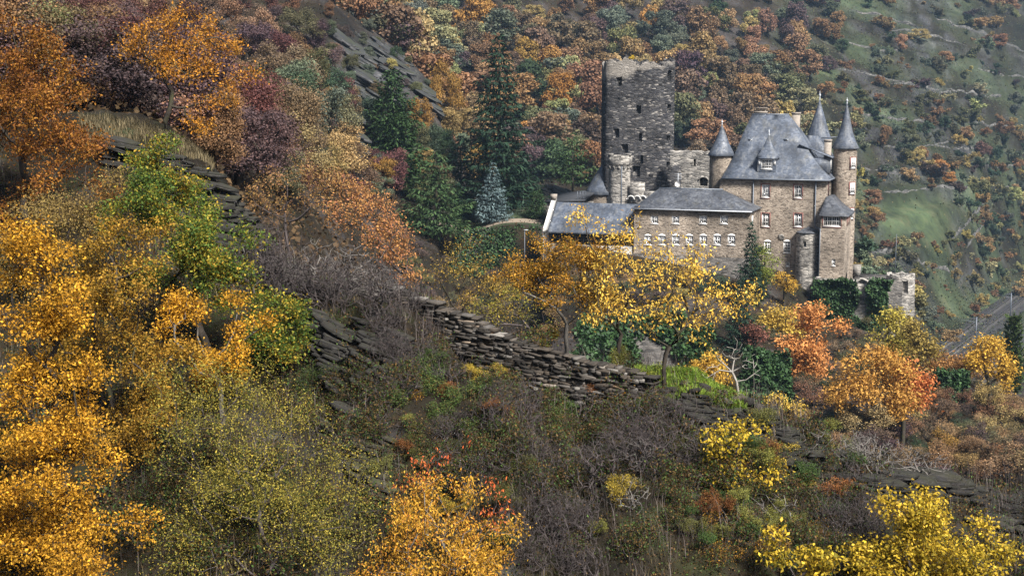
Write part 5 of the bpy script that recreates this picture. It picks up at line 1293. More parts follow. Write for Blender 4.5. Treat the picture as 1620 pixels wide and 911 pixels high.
outcrop('slate_outcrop', 'crumbling slate bank left of the dry stone wall', [(560, 490, 680, 545, 45), (590, 530, 700, 580, 30)], 36, 40, M_slab, 10, 30, 50, (.14, .3), dip=0.3, sink=-.2, stack=3)
scatter(BARE_P, [(540, 480, 690, 590)], 22, (.6, 1.2), 'thorn_shrub', 'leafless slate-bank thorn shrub', 'shrub', 'thorn shrubs on the slate bank', 74)
scatter(BARE_P, [(560, 560, 900, 740), (700, 640, 950, 850)], 48, (.8, 1.35), 'thorn_shrub', 'low leafless thorn shrub', 'shrub', 'thorn shrubs below the wall', 64)
scatter(BARE_P, [(1300, 700, 1640, 860), (1250, 800, 1400, 900)], 26, (.7, 1.3), 'thorn_shrub', 'leafless thorn shrub among slate ledges', 'shrub', 'thorn shrubs by the ledges', 65)
scatter(BARE_G, [(420, 380, 640, 480)], 9, (1.2, 2.2), 'dead_branch_shrub', 'bleached dead branches sprawling on the crest', 'shrub', 'dead branches on the crest', 66)
scatter(BARE_G, [(960, 700, 1100, 860), (1240, 700, 1340, 880)], 9, (.9, 1.6), 'dead_branch_shrub', 'bleached dead branches hanging down the slope', 'shrub', 'dead branches on the slope', 67)
scatter(BARE_G, [(1330, 705, 1620, 760)], 7, (1.0, 1.7), 'dead_branch_shrub', 'bleached dead branches lying on slate', 'shrub', 'dead branches on the ledge', 68)
BL_G = [bushlet_mesh(340 + i, L_ug) for i in range(4)]
L_br = leaf_mat('green_bramble_leaves', [(0.02, 0.038, 0.012), (0.045, 0.08, 0.022), (0.08, 0.13, 0.035), (0.12, 0.10, 0.03), (0.17, 0.08, 0.03)], patch=1.5)
BL_B = [bushlet_mesh(360 + i, L_br, 90, 1100, .062) for i in range(3)]
scatter(BL_B, [(860, 635, 1010, 710), (1080, 705, 1200, 735), (560, 570, 720, 650), (620, 600, 800, 700)], 60, (.35, .75), 'bramble_bush', 'fresh green bramble', 'bramble', 'green brambles', 73)
BL_Y = [bushlet_mesh(350 + i, L_brown, 80, 400) for i in range(2)]
scatter(BL_G, [(560, 540, 1000, 720), (860, 640, 1050, 720), (1080, 705, 1300, 800), (640, 640, 1250, 780)], 120, (.6, 1.15), 'bramble_bush', 'low green-brown bramble', 'bramble', 'brambles on the slope', 69)
scatter(BL_G, [(950, 780, 1350, 911), (600, 720, 900, 800), (480, 600, 600, 720), (900, 700, 1350, 911)], 75, (.6, 1.05), 'bramble_bush', 'low bramble of the lower slope', 'bramble', 'brambles near the bottom edge', 70)
scatter(BL_G, [(-20, 420, 300, 911), (200, 600, 620, 911)], 90, (.8, 1.4), 'bramble_bush', 'tall bramble under the oaks', 'bramble', 'brambles under the oaks', 72)
scatter(BL_Y, [(640, 540, 760, 640), (960, 600, 1060, 680), (1100, 820, 1300, 900)], 18, (.4, .8), 'yellowing_seedling', 'half-bare yellow-brown seedling', 'shrub', 'seedlings on the slope', 71)
# --- low cover nobody could count
def leaf_carpet(name, label, n, size, m, seed, fn, up=.5, aspect=.7, hmax=.25):
    r = np.random.default_rng(seed); X, Y = fn(r, n); z = H(X, Y)
    P = np.stack([X, Y, z + hmax * r.uniform(0, 1, len(X)) ** 2 * np.clip(.6 + 1.5 * fbm(X * .8, Y * .8, 2), .1, 1.6)], 1)
    LV, LF = leafquads(P, r, size, aspect, up, .1)
    o = obj(name, mk_mesh(name, LV, LF), m); tag(o, label, 'undergrowth', None, 'stuff'); return o
def near_zone(r, n):
    Y = r.uniform(28, 48, n); s = r.uniform(-.42, .42, n); keep = fbm(s * Y * .5, Y * .5, 3) + r.uniform(-.5, .5, n) > -.2
    return (s * Y)[keep], Y[keep]
leaf_carpet('undergrowth', 'low brambles, ivy and fallen leaves covering the near slope', 200000, .055, L_ug, 80, near_zone, hmax=.5)
def blades(name, label, pts, m, seed, h=.22, w=.012):
    r = np.random.default_rng(seed); n = len(pts); a = r.uniform(0, 6.28, n); hh = h * r.uniform(.5, 1.3, n)
    d = np.stack([np.cos(a), np.sin(a), np.zeros(n)], 1); b = np.stack([-np.sin(a), np.cos(a), np.zeros(n)], 1) * w
    t = pts + d * (hh * .45)[:, None] + np.array([0, 0, 1.]) * hh[:, None]; mid_ = pts + d * (hh * .12)[:, None] + np.array([0, 0, .6]) * hh[:, None]
    V = np.stack([pts - b, pts + b, mid_ + b * .7, t, mid_ - b * .7], 1).reshape(-1, 3); i = np.arange(n)[:, None] * 5
    o = obj(name, mk_mesh(name, V, i + np.array([[0, 1, 2, 4]]), i + np.array([[4, 2, 3]])), m); tag(o, label, 'grass', None, 'stuff')
def gp(r, n, px0, px1, Y0, Y1):
    px = r.uniform(px0, px1, n); Y = r.uniform(Y0, Y1, n); s = (px - 810) / FPX; x = s * Y; return np.stack([x, Y, H(x, Y)], 1)
r_ = np.random.default_rng(90)
blades('bright_grass', 'bright green grass strip along the crest', np.concatenate([gp(r_, 9000, 1010, 1190, 36.4, 38.4), gp(r_, 900, 890, 1010, 37.8, 39)]), L_grass, 91, .2)
blades('crag_straw', 'straw-coloured grass on top of the slate crag', gp(r_, 5000, 130, 340, 49.5, 54), L_dry, 95, .3)
X_, Y_ = near_zone(r_, 26000); kk_ = vnoise(X_ * .9 + 40, Y_ * .9) > .12
blades('dry_grass', 'dry straw grass tufts on the near slope', np.stack([X_[kk_], Y_[kk_], H(X_[kk_], Y_[kk_])], 1), L_dry, 93, .3)

X_, Y_ = near_zone(r_, 30000); kk_ = vnoise(X_ * .7 + 10, Y_ * .7) > -.05
blades('dry_stems', 'dead thin stems and canes standing all over the near slope', np.stack([X_[kk_], Y_[kk_], H(X_[kk_], Y_[kk_])], 1), leaf_mat('dead_stems', [(0.02, 0.016, 0.014), (0.06, 0.048, 0.044), (0.20, 0.17, 0.15)], transl=.0), 94, .75, .006)
# ------------------------------------------------------------------ trees of the middle distance
L_obj = leaf_mat('autumn_foliage', [(0.42, 0.44, 0.46), (0.8, 0.84, 0.86), (1.15, 1.08, 1.0), (1.4, 1.38, 1.1)], objcol=True, transl=0.25, patch=3.5, jit=.35)
L_sp = leaf_mat('spruce_needles', [(0.010, 0.022, 0.014), (0.018, 0.038, 0.022), (0.03, 0.055, 0.028)], transl=.1, patch=.6)
L_th = leaf_mat('cypress_sprays', [(0.016, 0.034, 0.014), (0.03, 0.058, 0.02), (0.05, 0.085, 0.028)], transl=.1, patch=.6)
L_pi = leaf_mat('pine_needles', [(0.022, 0.045, 0.02), (0.045, 0.08, 0.03), (0.075, 0.11, 0.04)], transl=.15, patch=.6)
L_bl = leaf_mat('blue_spruce_needles', [(0.055, 0.085, 0.09), (0.10, 0.145, 0.15), (0.16, 0.21, 0.21)], transl=.1, patch=.6)
def cbase(px, Y): return gpt(px, Y)
conifer('tall_spruce', 'tall dark spruce towering behind the castle garden', cbase(790, 229), 30.5, 8.3, L_sp, M_bark, 11, 30, 10, 30, .95, .04, .18, .72, .12, .35, 1.2)
conifer('broad_cypress', 'broad dark green cypress left of the tall spruce', cbase(625, 223), 19.5, 6.2, L_th, M_bark, 12, 26, 11, 30, .85, .0, -.15, .55, .25, .3, 1.2)
conifer('soft_pine', 'soft light green pine in front of the broad cypress', cbase(690, 206), 14.0, 5.8, L_pi, M_bark, 13, 15, 9, 34, .75, .1, .05, .6, .15, .4, 1.2)
conifer('blue_spruce', 'small blue spruce on the garden lawn', cbase(780, 219), 9.9, 3.4, L_bl, M_bark, 14, 17, 10, 26, .5, .02, .12, .85, .2, .12, 1.2)
conifer('round_yew', 'small rounded dark yew beside the garden path', cbase(848, 219), 4.6, 2.2, L_th, M_bark, 15, 12, 9, 22, .4, .02, -.3, .45, .2, .15, 1.2)
conifer('scattered_pine', 'open-branched pine left of the dark keep', cbase(905, 250), 12.2, 5.0, L_pi, M_bark, 16, 11, 7, 30, .7, .25, .0, .5, .1, .45, 1.0)
conifer('wing_conifer', 'narrow dark conifer against the long wing', cbase(1187, 181), czz(1187, 344, -10) + COZ - cbase(1187, 181)[2], 2.5, L_sp, M_bark, 17, 22, 9, 22, .5, .02, .0, .8, .25, .3, 1.2)
conifer('wing_conifer', 'dark conifer with broken top behind the yellow cherry', cbase(1172, 160), at(1172, 440, 160)[2] - cbase(1172, 160)[2], 2.9, L_sp, M_bark, 18, 18, 8, 22, .5, .02, .1, .7, .2, .35, 1.1)
conifer('garden_fir', 'dark fir between the tall spruce and the broad cypress', cbase(730, 236), 13.0, 5.2, L_sp, M_bark, 19, 18, 9, 26, .8, .02, .1, .7, .15, .35, 1.1)
conifer('garden_fir', 'low dark fir right of the tall spruce', cbase(826, 234), 8.5, 4.4, L_sp, M_bark, 20, 14, 9, 26, .7, .02, .1, .6, .15, .35, 1.1)
leafm_cache = {}
def lm(c, nm):
    if nm not in leafm_cache:
        c = np.array(c); leafm_cache[nm] = leaf_mat(nm, [tuple(c * .55), tuple(c * .9), tuple(np.minimum(c * 1.15, .8)), tuple(np.minimum(c * np.array([1.25, 1.3, 1.1]), .85))], patch=.35)
    return leafm_cache[nm]
def mid(name, label, px, Y, lobes, col, nm, seed, nl=5200, leaf=.3, nt=150, **kw):
    return leafy(name, label, 'tree', px, Y, lobes, lm(col, nm), M_bark, seed, nt, nl, leaf, kw.pop('sig', .55), .022, seg=.7, **kw)
mid('maple_tree', 'bright orange tree below the ivy terrace wall', 1285, 146, [(1285, 498, 28, 16), (1265, 520, 30, 18), (1305, 525, 30, 22), (1290, 550, 40, 24), (1255, 545, 18, 16), (1275, 580, 30, 18)], (.50, .22, .07), 'bright_orange_foliage', 401, 6500)
mid('oak_tree', 'large golden-orange oak below the bright orange tree', 1385, 122, [(1385, 560, 32, 16), (1360, 580, 32, 20), (1405, 590, 38, 24), (1380, 612, 52, 30), (1345, 622, 30, 22), (1410, 630, 40, 22)], (.46, .25, .06), 'golden_orange_foliage', 402, 9000, .26)
mid('cherry_tree', 'red-orange cherry beside the golden-orange oak', 1437, 124, [(1432, 588, 18, 18), (1445, 610, 18, 20), (1428, 620, 17, 18), (1448, 635, 16, 14)], (.44, .15, .05), 'red_orange_foliage', 403, 3000)
mid('ash_tree', 'yellow-green ash below the round bastion', 1415, 164, [(1412, 510, 26, 16), (1420, 535, 26, 20), (1400, 540, 18, 16)], (.38, .31, .06), 'yellow_green_foliage', 404, 4000)
mid('ash_tree', 'olive-brown ash right of the yellow-green ash', 1458, 158, [(1455, 525, 22, 14), (1465, 550, 24, 20), (1445, 560, 20, 14)], (.26, .19, .05), 'olive_brown_foliage', 405, 3600)
mid('birch_tree', 'yellow birch left of the bright orange tree', 1238, 170, [(1235, 500, 22, 12), (1225, 515, 24, 14), (1250, 520, 18, 14)], (.48, .32, .06), 'yellow_foliage', 406, 3200)
mid('birch_tree', 'round golden tree on the bank behind the dead tree', 1120, 112, [(1120, 572, 24, 14), (1110, 590, 24, 16), (1135, 592, 18, 16)], (.48, .29, .045), 'golden_foliage', 407, 3600, .2, sig=.35)
mid('oak_tree', 'golden oak beside the dark poplar', 1572, 152, [(1565, 545, 22, 12), (1585, 560, 16, 16), (1560, 570, 24, 16), (1590, 595, 14, 22)], (.46, .26, .06), 'golden_foliage', 408, 4200)
mid('oak_tree', 'wide russet oak below the railway', 1520, 158, [(1500, 580, 30, 12), (1530, 575, 28, 14), (1475, 585, 20, 12)], (.33, .17, .06), 'russet_foliage', 409, 4200)
mid('elder_bush', 'fresh green bush at the foot of the residence', 1205, 184, [(1205, 400, 14, 12), (1212, 420, 18, 14), (1202, 440, 22, 14)], (.17, .20, .035), 'fresh_green_foliage', 410, 3600, .22, sig=.4)
mid('hazel_bush', 'orange-yellow hazel beside the half-round tower', 1241, 184, [(1240, 440, 14, 10), (1248, 452, 12, 9)], (.50, .29, .05), 'golden_foliage', 411, 1500, .22, sig=.3)
mid('hazel_bush', 'yellow bush behind the lower end of the crest', 1248, 47, [(1240, 640, 30, 9), (1262, 652, 24, 10), (1225, 632, 16, 8)], (.48, .33, .07), 'yellow_foliage', 412, 2500, .07, sig=.14)
mid('sumac_bush', 'small crimson bush between cherry boughs and ivy', 1193, 158, [(1188, 525, 14, 8), (1200, 535, 16, 9)], (.20, .085, .06), 'crimson_foliage', 413, 1500, .25, sig=.35)
conifer('dark_poplar', 'slim dark green columnar poplar at the right edge', cbase(1606, 172), at(1606, 500, 172)[2] - cbase(1606, 172)[2], 1.6, lm((.05, .075, .025), 'poplar_foliage'), M_bark, 21, 26, 8, 20, .4, .05, -1.2, .25, .0, .2, 1.3, aspect=.6)

# ivy-covered walls and banks
def ivy_wall(name, label, c, seed, n, leaf=.35, thick=1.0, wall=True, lump=2.0, cat='ivy'):
    P = [at(*q) for q in c]; b = (P[0] + P[1]) / 2
    root = thing(name, label, cat, tuple(b))
    if wall:
        back = np.array([0, 1.2, 0]); Pi = [P[0] * .94 + P[1] * .06, P[1] * .94 + P[0] * .06, P[2] * .85 + P[0] * .15, P[3] * .85 + P[1] * .15]; V = [p - b for p in Pi] + [p - b + back for p in Pi]
        MB().add(V, [(0, 1, 2, 3), (7, 6, 5, 4), (3, 2, 6, 7), (1, 5, 6, 2), (4, 0, 3, 7)]).build('wall', M_base, root)
    o = ivy_mass('ivy', None, None, [P], L_ivy, seed, n, leaf, thick, None, lump, b, .5)
    for kx in list(o.keys()): del o[kx]
    o.parent = root; o.location = (0, 0, 0)
    return root
ivy_wall('ivy_bank', 'dark green ivy bank behind the yellow cherry trees', [(885, 640, 118), (1150, 660, 118), (1135, 515, 122), (905, 500, 126)], 501, 12000, .34, 3.0, lump=3)
ivy_wall('ivy_bank', 'dark ivy-covered wall below the bright orange tree', [(1160, 680, 138), (1252, 660, 138), (1248, 560, 142), (1172, 552, 142)], 502, 6000, .36, 2.4, lump=2.5)
ivy_wall('ivy_hedge', 'dark green hedge strip below the railway', [(1455, 640, 150), (1530, 640, 150), (1528, 592, 152), (1462, 588, 152)], 503, 3600, .36, 1.8)
ivy_wall('garden_hedge', 'clipped dark hedge wall under the garden path', [(700, 440, 209), (866, 432, 209), (862, 352, 212), (722, 352, 212)], 504, 6500, .34, .5, lump=3)
a_ = [CO + u_ * CU + -5.05 * CV for u_ in (i0, i1)]
def cw3(u, v, z): p = CO + u * CU + v * CV; return np.array([p[0], p[1], COZ + z])
um = cu(1362, -5, 470)
q1 = [cw3(i0 - .1, -5.05, iz1 - 8.5), cw3(um, -5.05, iz1 - 9), cw3(um - .1, -5.05, iz1 + .15), cw3(i0 - .1, -5.05, iz1 + .15)]
q2 = [cw3(um + .1, -5.05, iz1 - 9), cw3(cu(1400, -5, 480), -5.05, iz1 - 7), cw3(cu(1415, -5, 450), -5.05, iz1 + .1), cw3(um + .9, -5.05, iz1 + .2)]
ivy_mass('ivy_mantle', 'thick green ivy hanging on the left half of the terrace wall', 'ivy', [q1], L_ivy, 505, 8500, .34, 1.3, None, 1.8, edge=.0)
ivy_mass('ivy_mantle', 'thick green ivy between the arch and the round bastion', 'ivy', [q2], L_ivy, 506, 6000, .34, 1.2, None, 1.8, edge=.0)
# lamp post by the hedge
q = gpt(830, 205); lp = thing('lamp_post', 'thin pale lamp post before the clipped hedge wall', 'lamp post', tuple(q)); zt_ = at(829, 364, 205)[2] - q[2]
MB().tube([(0, 0, -.5), (0, 0, zt_)], .05, 6).build('post', M_lead, lp); MB().box(-.15, .5, -.12, .12, zt_ - .05, zt_ + .07).build('lamp_head', M_zinc, lp)
# garden path
pp = [gpt(x, 217.0) for x in range(690, 866, 8)]; pth = MB().rings([[(p[0], p[1] + dy, float(H(p[0], p[1] + dy)) + .06) for p in pp] for dy in (-1.6, -.8, 0, .8, 1.6)], close=False)
o = pth.build('garden_path', plain('path_gravel', (.20, .16, .12), .95, .25, 1.0)); o['kind'] = 'structure'

# ------------------------------------------------------------------ pooled trees of the hillsides
FT = [far_tree_mesh('hill_tree', 600 + i, 5200, .85 + .15 * (i % 4), 26 + i % 7, .034) for i in range(8)]
FD = [far_tree_mesh('slope_tree', 620 + i, 9000, .9 + .15 * (i % 3), 40 + i % 7, .020) for i in range(6)]
FN = [far_tree_mesh('slope_tree', 640 + i, 22000, .95 + .15 * i, 60, .0125) for i in range(3)]
BU = [bush_mesh('bush', 660 + i) for i in range(5)]
BF = [bush_mesh('bush', 670 + i, 2600, .055, 75) for i in range(6)]
for m in FT + FD + FN + BU + BF: m.materials.append(M_bark); m.materials.append(L_obj)
for i_, (nm_, c_, n_) in enumerate((('olive', (.13, .13, .04), 16), ('mid-green', (.07, .12, .035), 16), ('yellow-leaved', (.42, .31, .05), 9), ('russet', (.26, .11, .04), 12), ('yellow-green', (.24, .24, .06), 12))):
    scatter(BU, [(580, 580, 1000, 760), (700, 680, 1320, 890), (1050, 720, 1350, 860)], n_, (.55, 1.15), 'scrub_bush', nm_ + ' scrub bush on the slope', 'bush', 'scrub bushes on the near slope', 75 + i_, col=[c_, tuple(x * .75 for x in c_)])
COLS_ = {'russet': (.27, .155, .085), 'brown': (.22, .155, .10), 'orange-brown': (.36, .225, .115), 'plum-brown': (.13, .09, .09), 'olive': (.16, .155, .08), 'pale yellow-green': (.36, .36, .18), 'dark green': (.065, .10, .06),
         'ochre': (.40, .29, .13), 'orange': (.50, .25, .075), 'yellow': (.48, .39, .14), 'wine-red': (.15, .07, .06), 'amber': (.44, .26, .075), 'grey-green': (.15, .18, .125), 'dusky pink': (.31, .19, .14)}
def plant(pool, px, py, ymin, ymax, hgt, cname, name, cat, what, r, wide=1.0, group=None):
    q = hit(px, py, ymin)
    if q is None or q[1] > ymax: return None
    if q[1] < 135 and pool is FD: pool = FN
    o = obj(name, pool[r.integers(len(pool))], None, None, tuple(q + np.array([0, 0, -.05 * hgt])))
    c = np.array(COLS_[cname]) * r.uniform(.55, .95) * np.array([1, r.uniform(.9, 1.1), r.uniform(.85, 1.15)])
    o.color = (*c, 1); o.scale = (hgt * wide * r.uniform(.85, 1.2), hgt * wide * r.uniform(.85, 1.2), hgt * r.uniform(.85, 1.15)); o.rotation_euler = (0, 0, r.uniform(0, 6.28))
    size = 'tall ' if hgt * 2100 / q[1] > 60 else ('small ' if hgt * 2100 / q[1] < 26 else '')
    ty = py - hgt * 1050 / q[1]
    return tag(o, f'{size}{cname} {what} {place(px, ty)}', cat, group)
def zone_fill(pool, x0, x1, y0, y1, sx, sy, ymin, ymax, hr, pal, name, cat, what, group, seed, prob=1.0, mask=None, wide=1.0):
    r = np.random.default_rng(seed); names = list(pal); w = np.array([pal[n] for n in names], float); w /= w.sum(); odd = 0
    y = y0
    while y < y1:
        x = x0 + (sx / 2 if odd else 0); odd ^= 1
        while x < x1:
            px, py = x + r.uniform(-.45, .45) * sx, y + r.uniform(-.45, .45) * sy; x += sx
            if r.uniform() > prob or (mask and not mask(px, py)): continue
            # neighbouring trees tend to share a colour
            f = (fbm(px / 90.0 + seed, py / 60.0, 2) * .9 + .5 + r.uniform(-.38, .38)) % 1.0
            cn = names[int(np.searchsorted(np.cumsum(w), np.clip(f, 0, .999)))]
            plant(pool, px, py, ymin, ymax, r.uniform(*hr), cn, name, cat, what, r, wide, group)
        y += sy
# wood on the far slope behind keep and residence
zone_fill(FT, 560, 1370, -12, 300, 34, 23, 290, 1500, (7, 17), {'russet': 3, 'olive': 2.2, 'brown': 2.6, 'ochre': 2, 'plum-brown': 2, 'grey-green': 2, 'orange-brown': 3, 'pale yellow-green': 1, 'dark green': 1.3, 'dusky pink': 1, 'amber': .8}, 'hillside_tree', 'tree', 'tree in the wood', 'trees in the far wood', 701, mask=lambda x, y: x < 1260 + .35 * (300 - y) and not (960 < x < 1320 and y > 262), wide=1.12)
# open slope on the right
zone_fill(BF, 1290, 1650, -10, 330, 21, 16, 320, 1500, (2.2, 8), {'grey-green': 4, 'olive': 4, 'russet': 1.6, 'orange-brown': 1.4, 'ochre': 1.4, 'dark green': 5, 'pale yellow-green': 1.2, 'yellow': .8, 'plum-brown': 1.2}, 'slope_shrub', 'shrub', 'shrub on the open slope', 'shrubs on the open slope', 702, prob=.95, mask=lambda x, y: fbm(x / 45., y / 30., 3) > -.12 and x > 1290 + .35 * (300 - y) * .6 and not (1385 < x < 1500 and 300 < y < 380), wide=1.35)
zone_fill(BF, 1356, 1650, 330, 545, 23, 16, 210, 900, (2.5, 7), {'olive': 3, 'orange-brown': 2, 'ochre': 2, 'russet': 2, 'yellow': 1.2, 'dark green': 1, 'pale yellow-green': 1, 'grey-green': 1.5}, 'valley_shrub', 'shrub', 'shrub on the lower slope', 'shrubs on the lower slope', 703, prob=.95, mask=lambda x, y: fbm(x / 40., y / 30., 3) > -.25 and not (1385 < x < 1500 and y < 385) and not (y > 555 - (x - 1500) * .8 and x > 1490), wide=1.3)
zone_fill(BF, 1550, 1660, 270, 470, 20, 13, 300, 900, (3, 7), {'olive': 3, 'grey-green': 3, 'orange-brown': 1.5, 'ochre': 1.5, 'dark green': 3, 'pale yellow-green': 1}, 'valley_shrub', 'shrub', 'shrub at the right edge', 'shrubs at the right edge', 710, prob=.85, wide=1.4)
# wooded slope at the upper left
zone_fill(FD, -40, 520, -30, 300, 46, 27, 64, 330, (3.5, 7.5), {'wine-red': 4, 'russet': 3, 'plum-brown': 4, 'brown': 1, 'orange-brown': 1.2, 'olive': 1.2, 'dusky pink': .8}, 'slope_tree', 'tree', 'tree on the wooded slope', 'trees on the near wooded slope', 704, wide=1.15)
zone_fill(FD, 440, 720, 130, 340, 36, 24, 90, 300, (4, 8), {'wine-red': 1.5, 'olive': 2, 'brown': 2, 'dark green': 1.5, 'ochre': 1.2, 'grey-green': 1.2}, 'slope_tree', 'tree', 'tree under the cliff', 'trees under the cliff', 705, prob=.8, mask=lambda x, y: not (520 < x < 690 and y < 60 + (x - 520) * .55 + 95), wide=1.1)
# bushes between ridge and castle
zone_fill(BU, 860, 1450, 455, 640, 30, 16, 95, 215, (1.8, 4.2), {'olive': 3, 'ochre': 1.5, 'dark green': 2, 'brown': 2, 'yellow': .8, 'orange-brown': 1, 'plum-brown': 1}, 'bank_bush', 'bush', 'bush on the bank', 'bushes below the castle', 706, prob=.8, mask=lambda x, y: not (880 < x < 1150 and 490 < y) and not (1160 < x < 1255 and y > 545) and not (1180 < x < 1450 and y < 508) and not (1240 < x < 1330 and y < 600), wide=1.4)
zone_fill(BU, 1280, 1660, 585, 770, 34, 16, 60, 260, (2.0, 4.6), {'olive': 2.5, 'ochre': 2, 'brown': 2.5, 'orange-brown': 2, 'russet': 1.5, 'dark green': 1.2, 'plum-brown': 1.5, 'amber': 1}, 'ravine_bush', 'bush', 'bush in the ravine', 'bushes in the ravine', 707, prob=.9, mask=lambda x, y: not (1325 < x < 1470 and y < 672), wide=1.25)
zone_fill(BU, 640, 870, 400, 520, 34, 20, 80, 215, (1.8, 3.8), {'olive': 2, 'brown': 2, 'plum-brown': 1.5, 'dark green': 1.5, 'ochre': 1}, 'ravine_bush', 'bush', 'bush in the hollow', 'bushes in the hollow', 708, prob=.8, mask=lambda x, y: not (700 < x < 868 and y < 440), wide=1.25)
r = np.random.default_rng(77)
for px, py, h, cn, w_ in [(688, 72, 11, 'pale yellow-green', 1.4), (732, 80, 11, 'pale yellow-green', 1.3), (722, 110, 9, 'pale yellow-green', 1.2), (755, 100, 8, 'pale yellow-green', 1.2), (630, 80, 9, 'russet', 1.5), (700, 118, 9, 'russet', 1.5),
                       (869, 185, 13, 'orange', 1.1), (907, 178, 12, 'pale yellow-green', 1.2), (890, 205, 11, 'pale yellow-green', 1.2), (835, 225, 9, 'orange', 1.2), (1520, 235, 6, 'yellow', 1.0), (770, 150, 12, 'orange-brown', 1.2)]:
    plant(FT, px, py, 290, 1500, h, cn, 'hillside_tree', 'tree', 'tree in the wood', r, w_, 'trees in the far wood')
for px, py, h, cn, w_ in [(666, 222, 8, 'amber', .8), (705, 190, 11, 'amber', .8), (710, 225, 9, 'ochre', .9), (622, 122, 4, 'yellow', 1.3), (830, 240, 7, 'orange', 1.2), (600, 300, 6, 'amber', 1.0), (745, 240, 8, 'olive', 1), (485, 215, 7, 'ochre', .9), (470, 240, 6, 'yellow', .8), (660, 260, 7, 'olive', 1)]:
    plant(FD, px, py, 120, 300, h, cn, 'slope_tree', 'tree', 'tree under the cliff', r, w_, 'trees under the cliff')
for px, py, h, cn, w_ in [(1480, 283, 8, 'orange', 1.5), (1500, 292, 5, 'orange', 1.4), (1397, 238, 9, 'russet', 1.0), (1447, 262, 8, 'ochre', 1.2), (1600, 330, 8, 'pale yellow-green', 1.2), (1376, 330, 7, 'russet', 1.3), (1384, 360, 8, 'orange-brown', 1.2), (1452, 70, 8, 'yellow', 1.3), (1425, 85, 9, 'orange-brown', 1.3),
                       (1560, 300, 7, 'ochre', 1.2), (1500, 100, 7, 'orange-brown', 1.3), (1555, 250, 8, 'dusky pink', 1.3), (1590, 220, 9, 'russet', 1.3), (1580, 80, 9, 'russet', 1.5), (1545, 45, 8, 'orange-brown', 1.5), (1600, 20, 10, 'russet', 1.5)]:
    plant(FT, px, py, 300, 1500, h, cn, 'slope_shrub', 'shrub', 'shrub on the open slope', r, w_, 'shrubs on the open slope')
# young tree on top of the keep
o = obj('keep_sapling', FD[0], None, None, tuple(cw3(ku, kv - kr + .9, kt - .3))); o.color = (.60, .44, .06, 1); o.scale = (2.0, 2.0, 1.6); tag(o, 'small yellow sapling growing on top of the keep', 'sapling')
zone_fill(FD, 520, 720, 60, 210, 26, 18, 200, 290, (1.5, 3.5), {'olive': 2, 'grey-green': 2, 'brown': 2, 'dark green': 1, 'plum-brown': 1}, 'cliff_shrub', 'shrub', 'shrub on the cliff', 'shrubs on the cliff', 709, prob=.75, wide=1.3)
# cliff on the spur, outcrop by the castle
outcrop('cliff', 'grey layered slate cliff above the broad cypress', [(520, 55, 690, 150, 70), (530, 120, 640, 190, 60), (540, 45, 640, 90, 40), (510, 80, 560, 200, 60)], 72, 44, M_cliff, 31, 200, 275, (.14, .32), .55, -.3, stack=4)
outcrop('castle_rock', 'pale grey rock outcrop beside the castle garden', [(845, 262, 905, 300, 25), (850, 285, 900, 310, 15)], 26, 26, M_cliff, 32, 225, 275, (.2, .45), .4, -.2, stack=3)
# low scrub on the slopes
def mid_zone(r, n):
    l = r.uniform(math.log(60), math.log(330), n); Y = np.exp(l); s = r.uniform(-.43, .43, n); return s * Y, Y
def far_zone(r, n):
    l = r.uniform(math.log(320), math.log(900), n); Y = np.exp(l); s = r.uniform(-.2, .43, n); k = fbm(s * Y / 9, Y / 9, 3) + r.uniform(-.4, .4, n) > -.05; return (s * Y)[k], Y[k]
L_scrub = leaf_mat('slope_scrub', [(0.022, 0.03, 0.022), (0.04, 0.055, 0.03), (0.065, 0.085, 0.04), (0.11, 0.085, 0.045), (0.06, 0.09, 0.035)], patch=.04, transl=.2)
L_litter = leaf_mat('wood_litter', [(0.02, 0.017, 0.013), (0.05, 0.035, 0.02), (0.10, 0.06, 0.03), (0.045, 0.05, 0.022)], patch=.1, transl=.2)
leaf_carpet('far_scrub', 'low scrub and rough grass covering the far slope', 40000, .6, L_scrub, 801, far_zone, .6, .9, 1.3)
def right_zone(r, n):
    Y = np.exp(r.uniform(math.log(340), math.log(800), n)); s = r.uniform(.2, .43, n); k = fbm(s * Y / 5, Y / 5, 3) + r.uniform(-.3, .3, n) > .0
    mx, my = to_px((s * Y, Y, H(s * Y, Y))); k &= ~((np.abs(mx - 1440) < 75) & (np.abs(my - 345) < 50)); return (s * Y)[k], Y[k]
leaf_carpet('slope_thicket', 'dark grey-green thicket spread over the open vineyard slope', 150000, .42, L_scrub, 803, right_zone, .4, .9, 2.2)
leaf_carpet('ravine_scrub', 'low scrub and leaf litter on the middle slopes', 75000, .34, L_litter, 802, mid_zone, .6, .8, .8)
# terrace walls on the vineyard slope
def terrace(pts, h, label, wd=.8):
    P = []
    for a, b in zip(pts[:-1], pts[1:]):
        for f in np.linspace(0, 1, 9)[:-1 if b is not pts[-1] else None]:
            q = hit(a[0] + (b[0] - a[0]) * f, a[1] + (b[1] - a[1]) * f, 300)
            if q is not None: P.append(q)
    if len(P) < 2: return
    P = np.array(P)
    for _ in range(2): P[1:-1] = (P[:-2] + P[1:-1] * 2 + P[2:]) / 4
    o = P[0].copy(); R = []
    for q in P - o:
        z = H(q[0] + o[0], q[1] + o[1]) - o[2]; hh = h * max(-.3, .45 + 1.6 * float(vnoise(q[0] * .3, q[1] * .3)))
        R.append([(q[0], q[1] - wd / 2, z - 1.5), (q[0], q[1] - wd / 2, z + hh), (q[0], q[1] + wd / 2, z + hh), (q[0], q[1] + wd / 2, z - 1.5)])
    t = MB().rings(R).build('terrace_wall', M_terr); t.location = tuple(o); tag(t, label, 'wall')
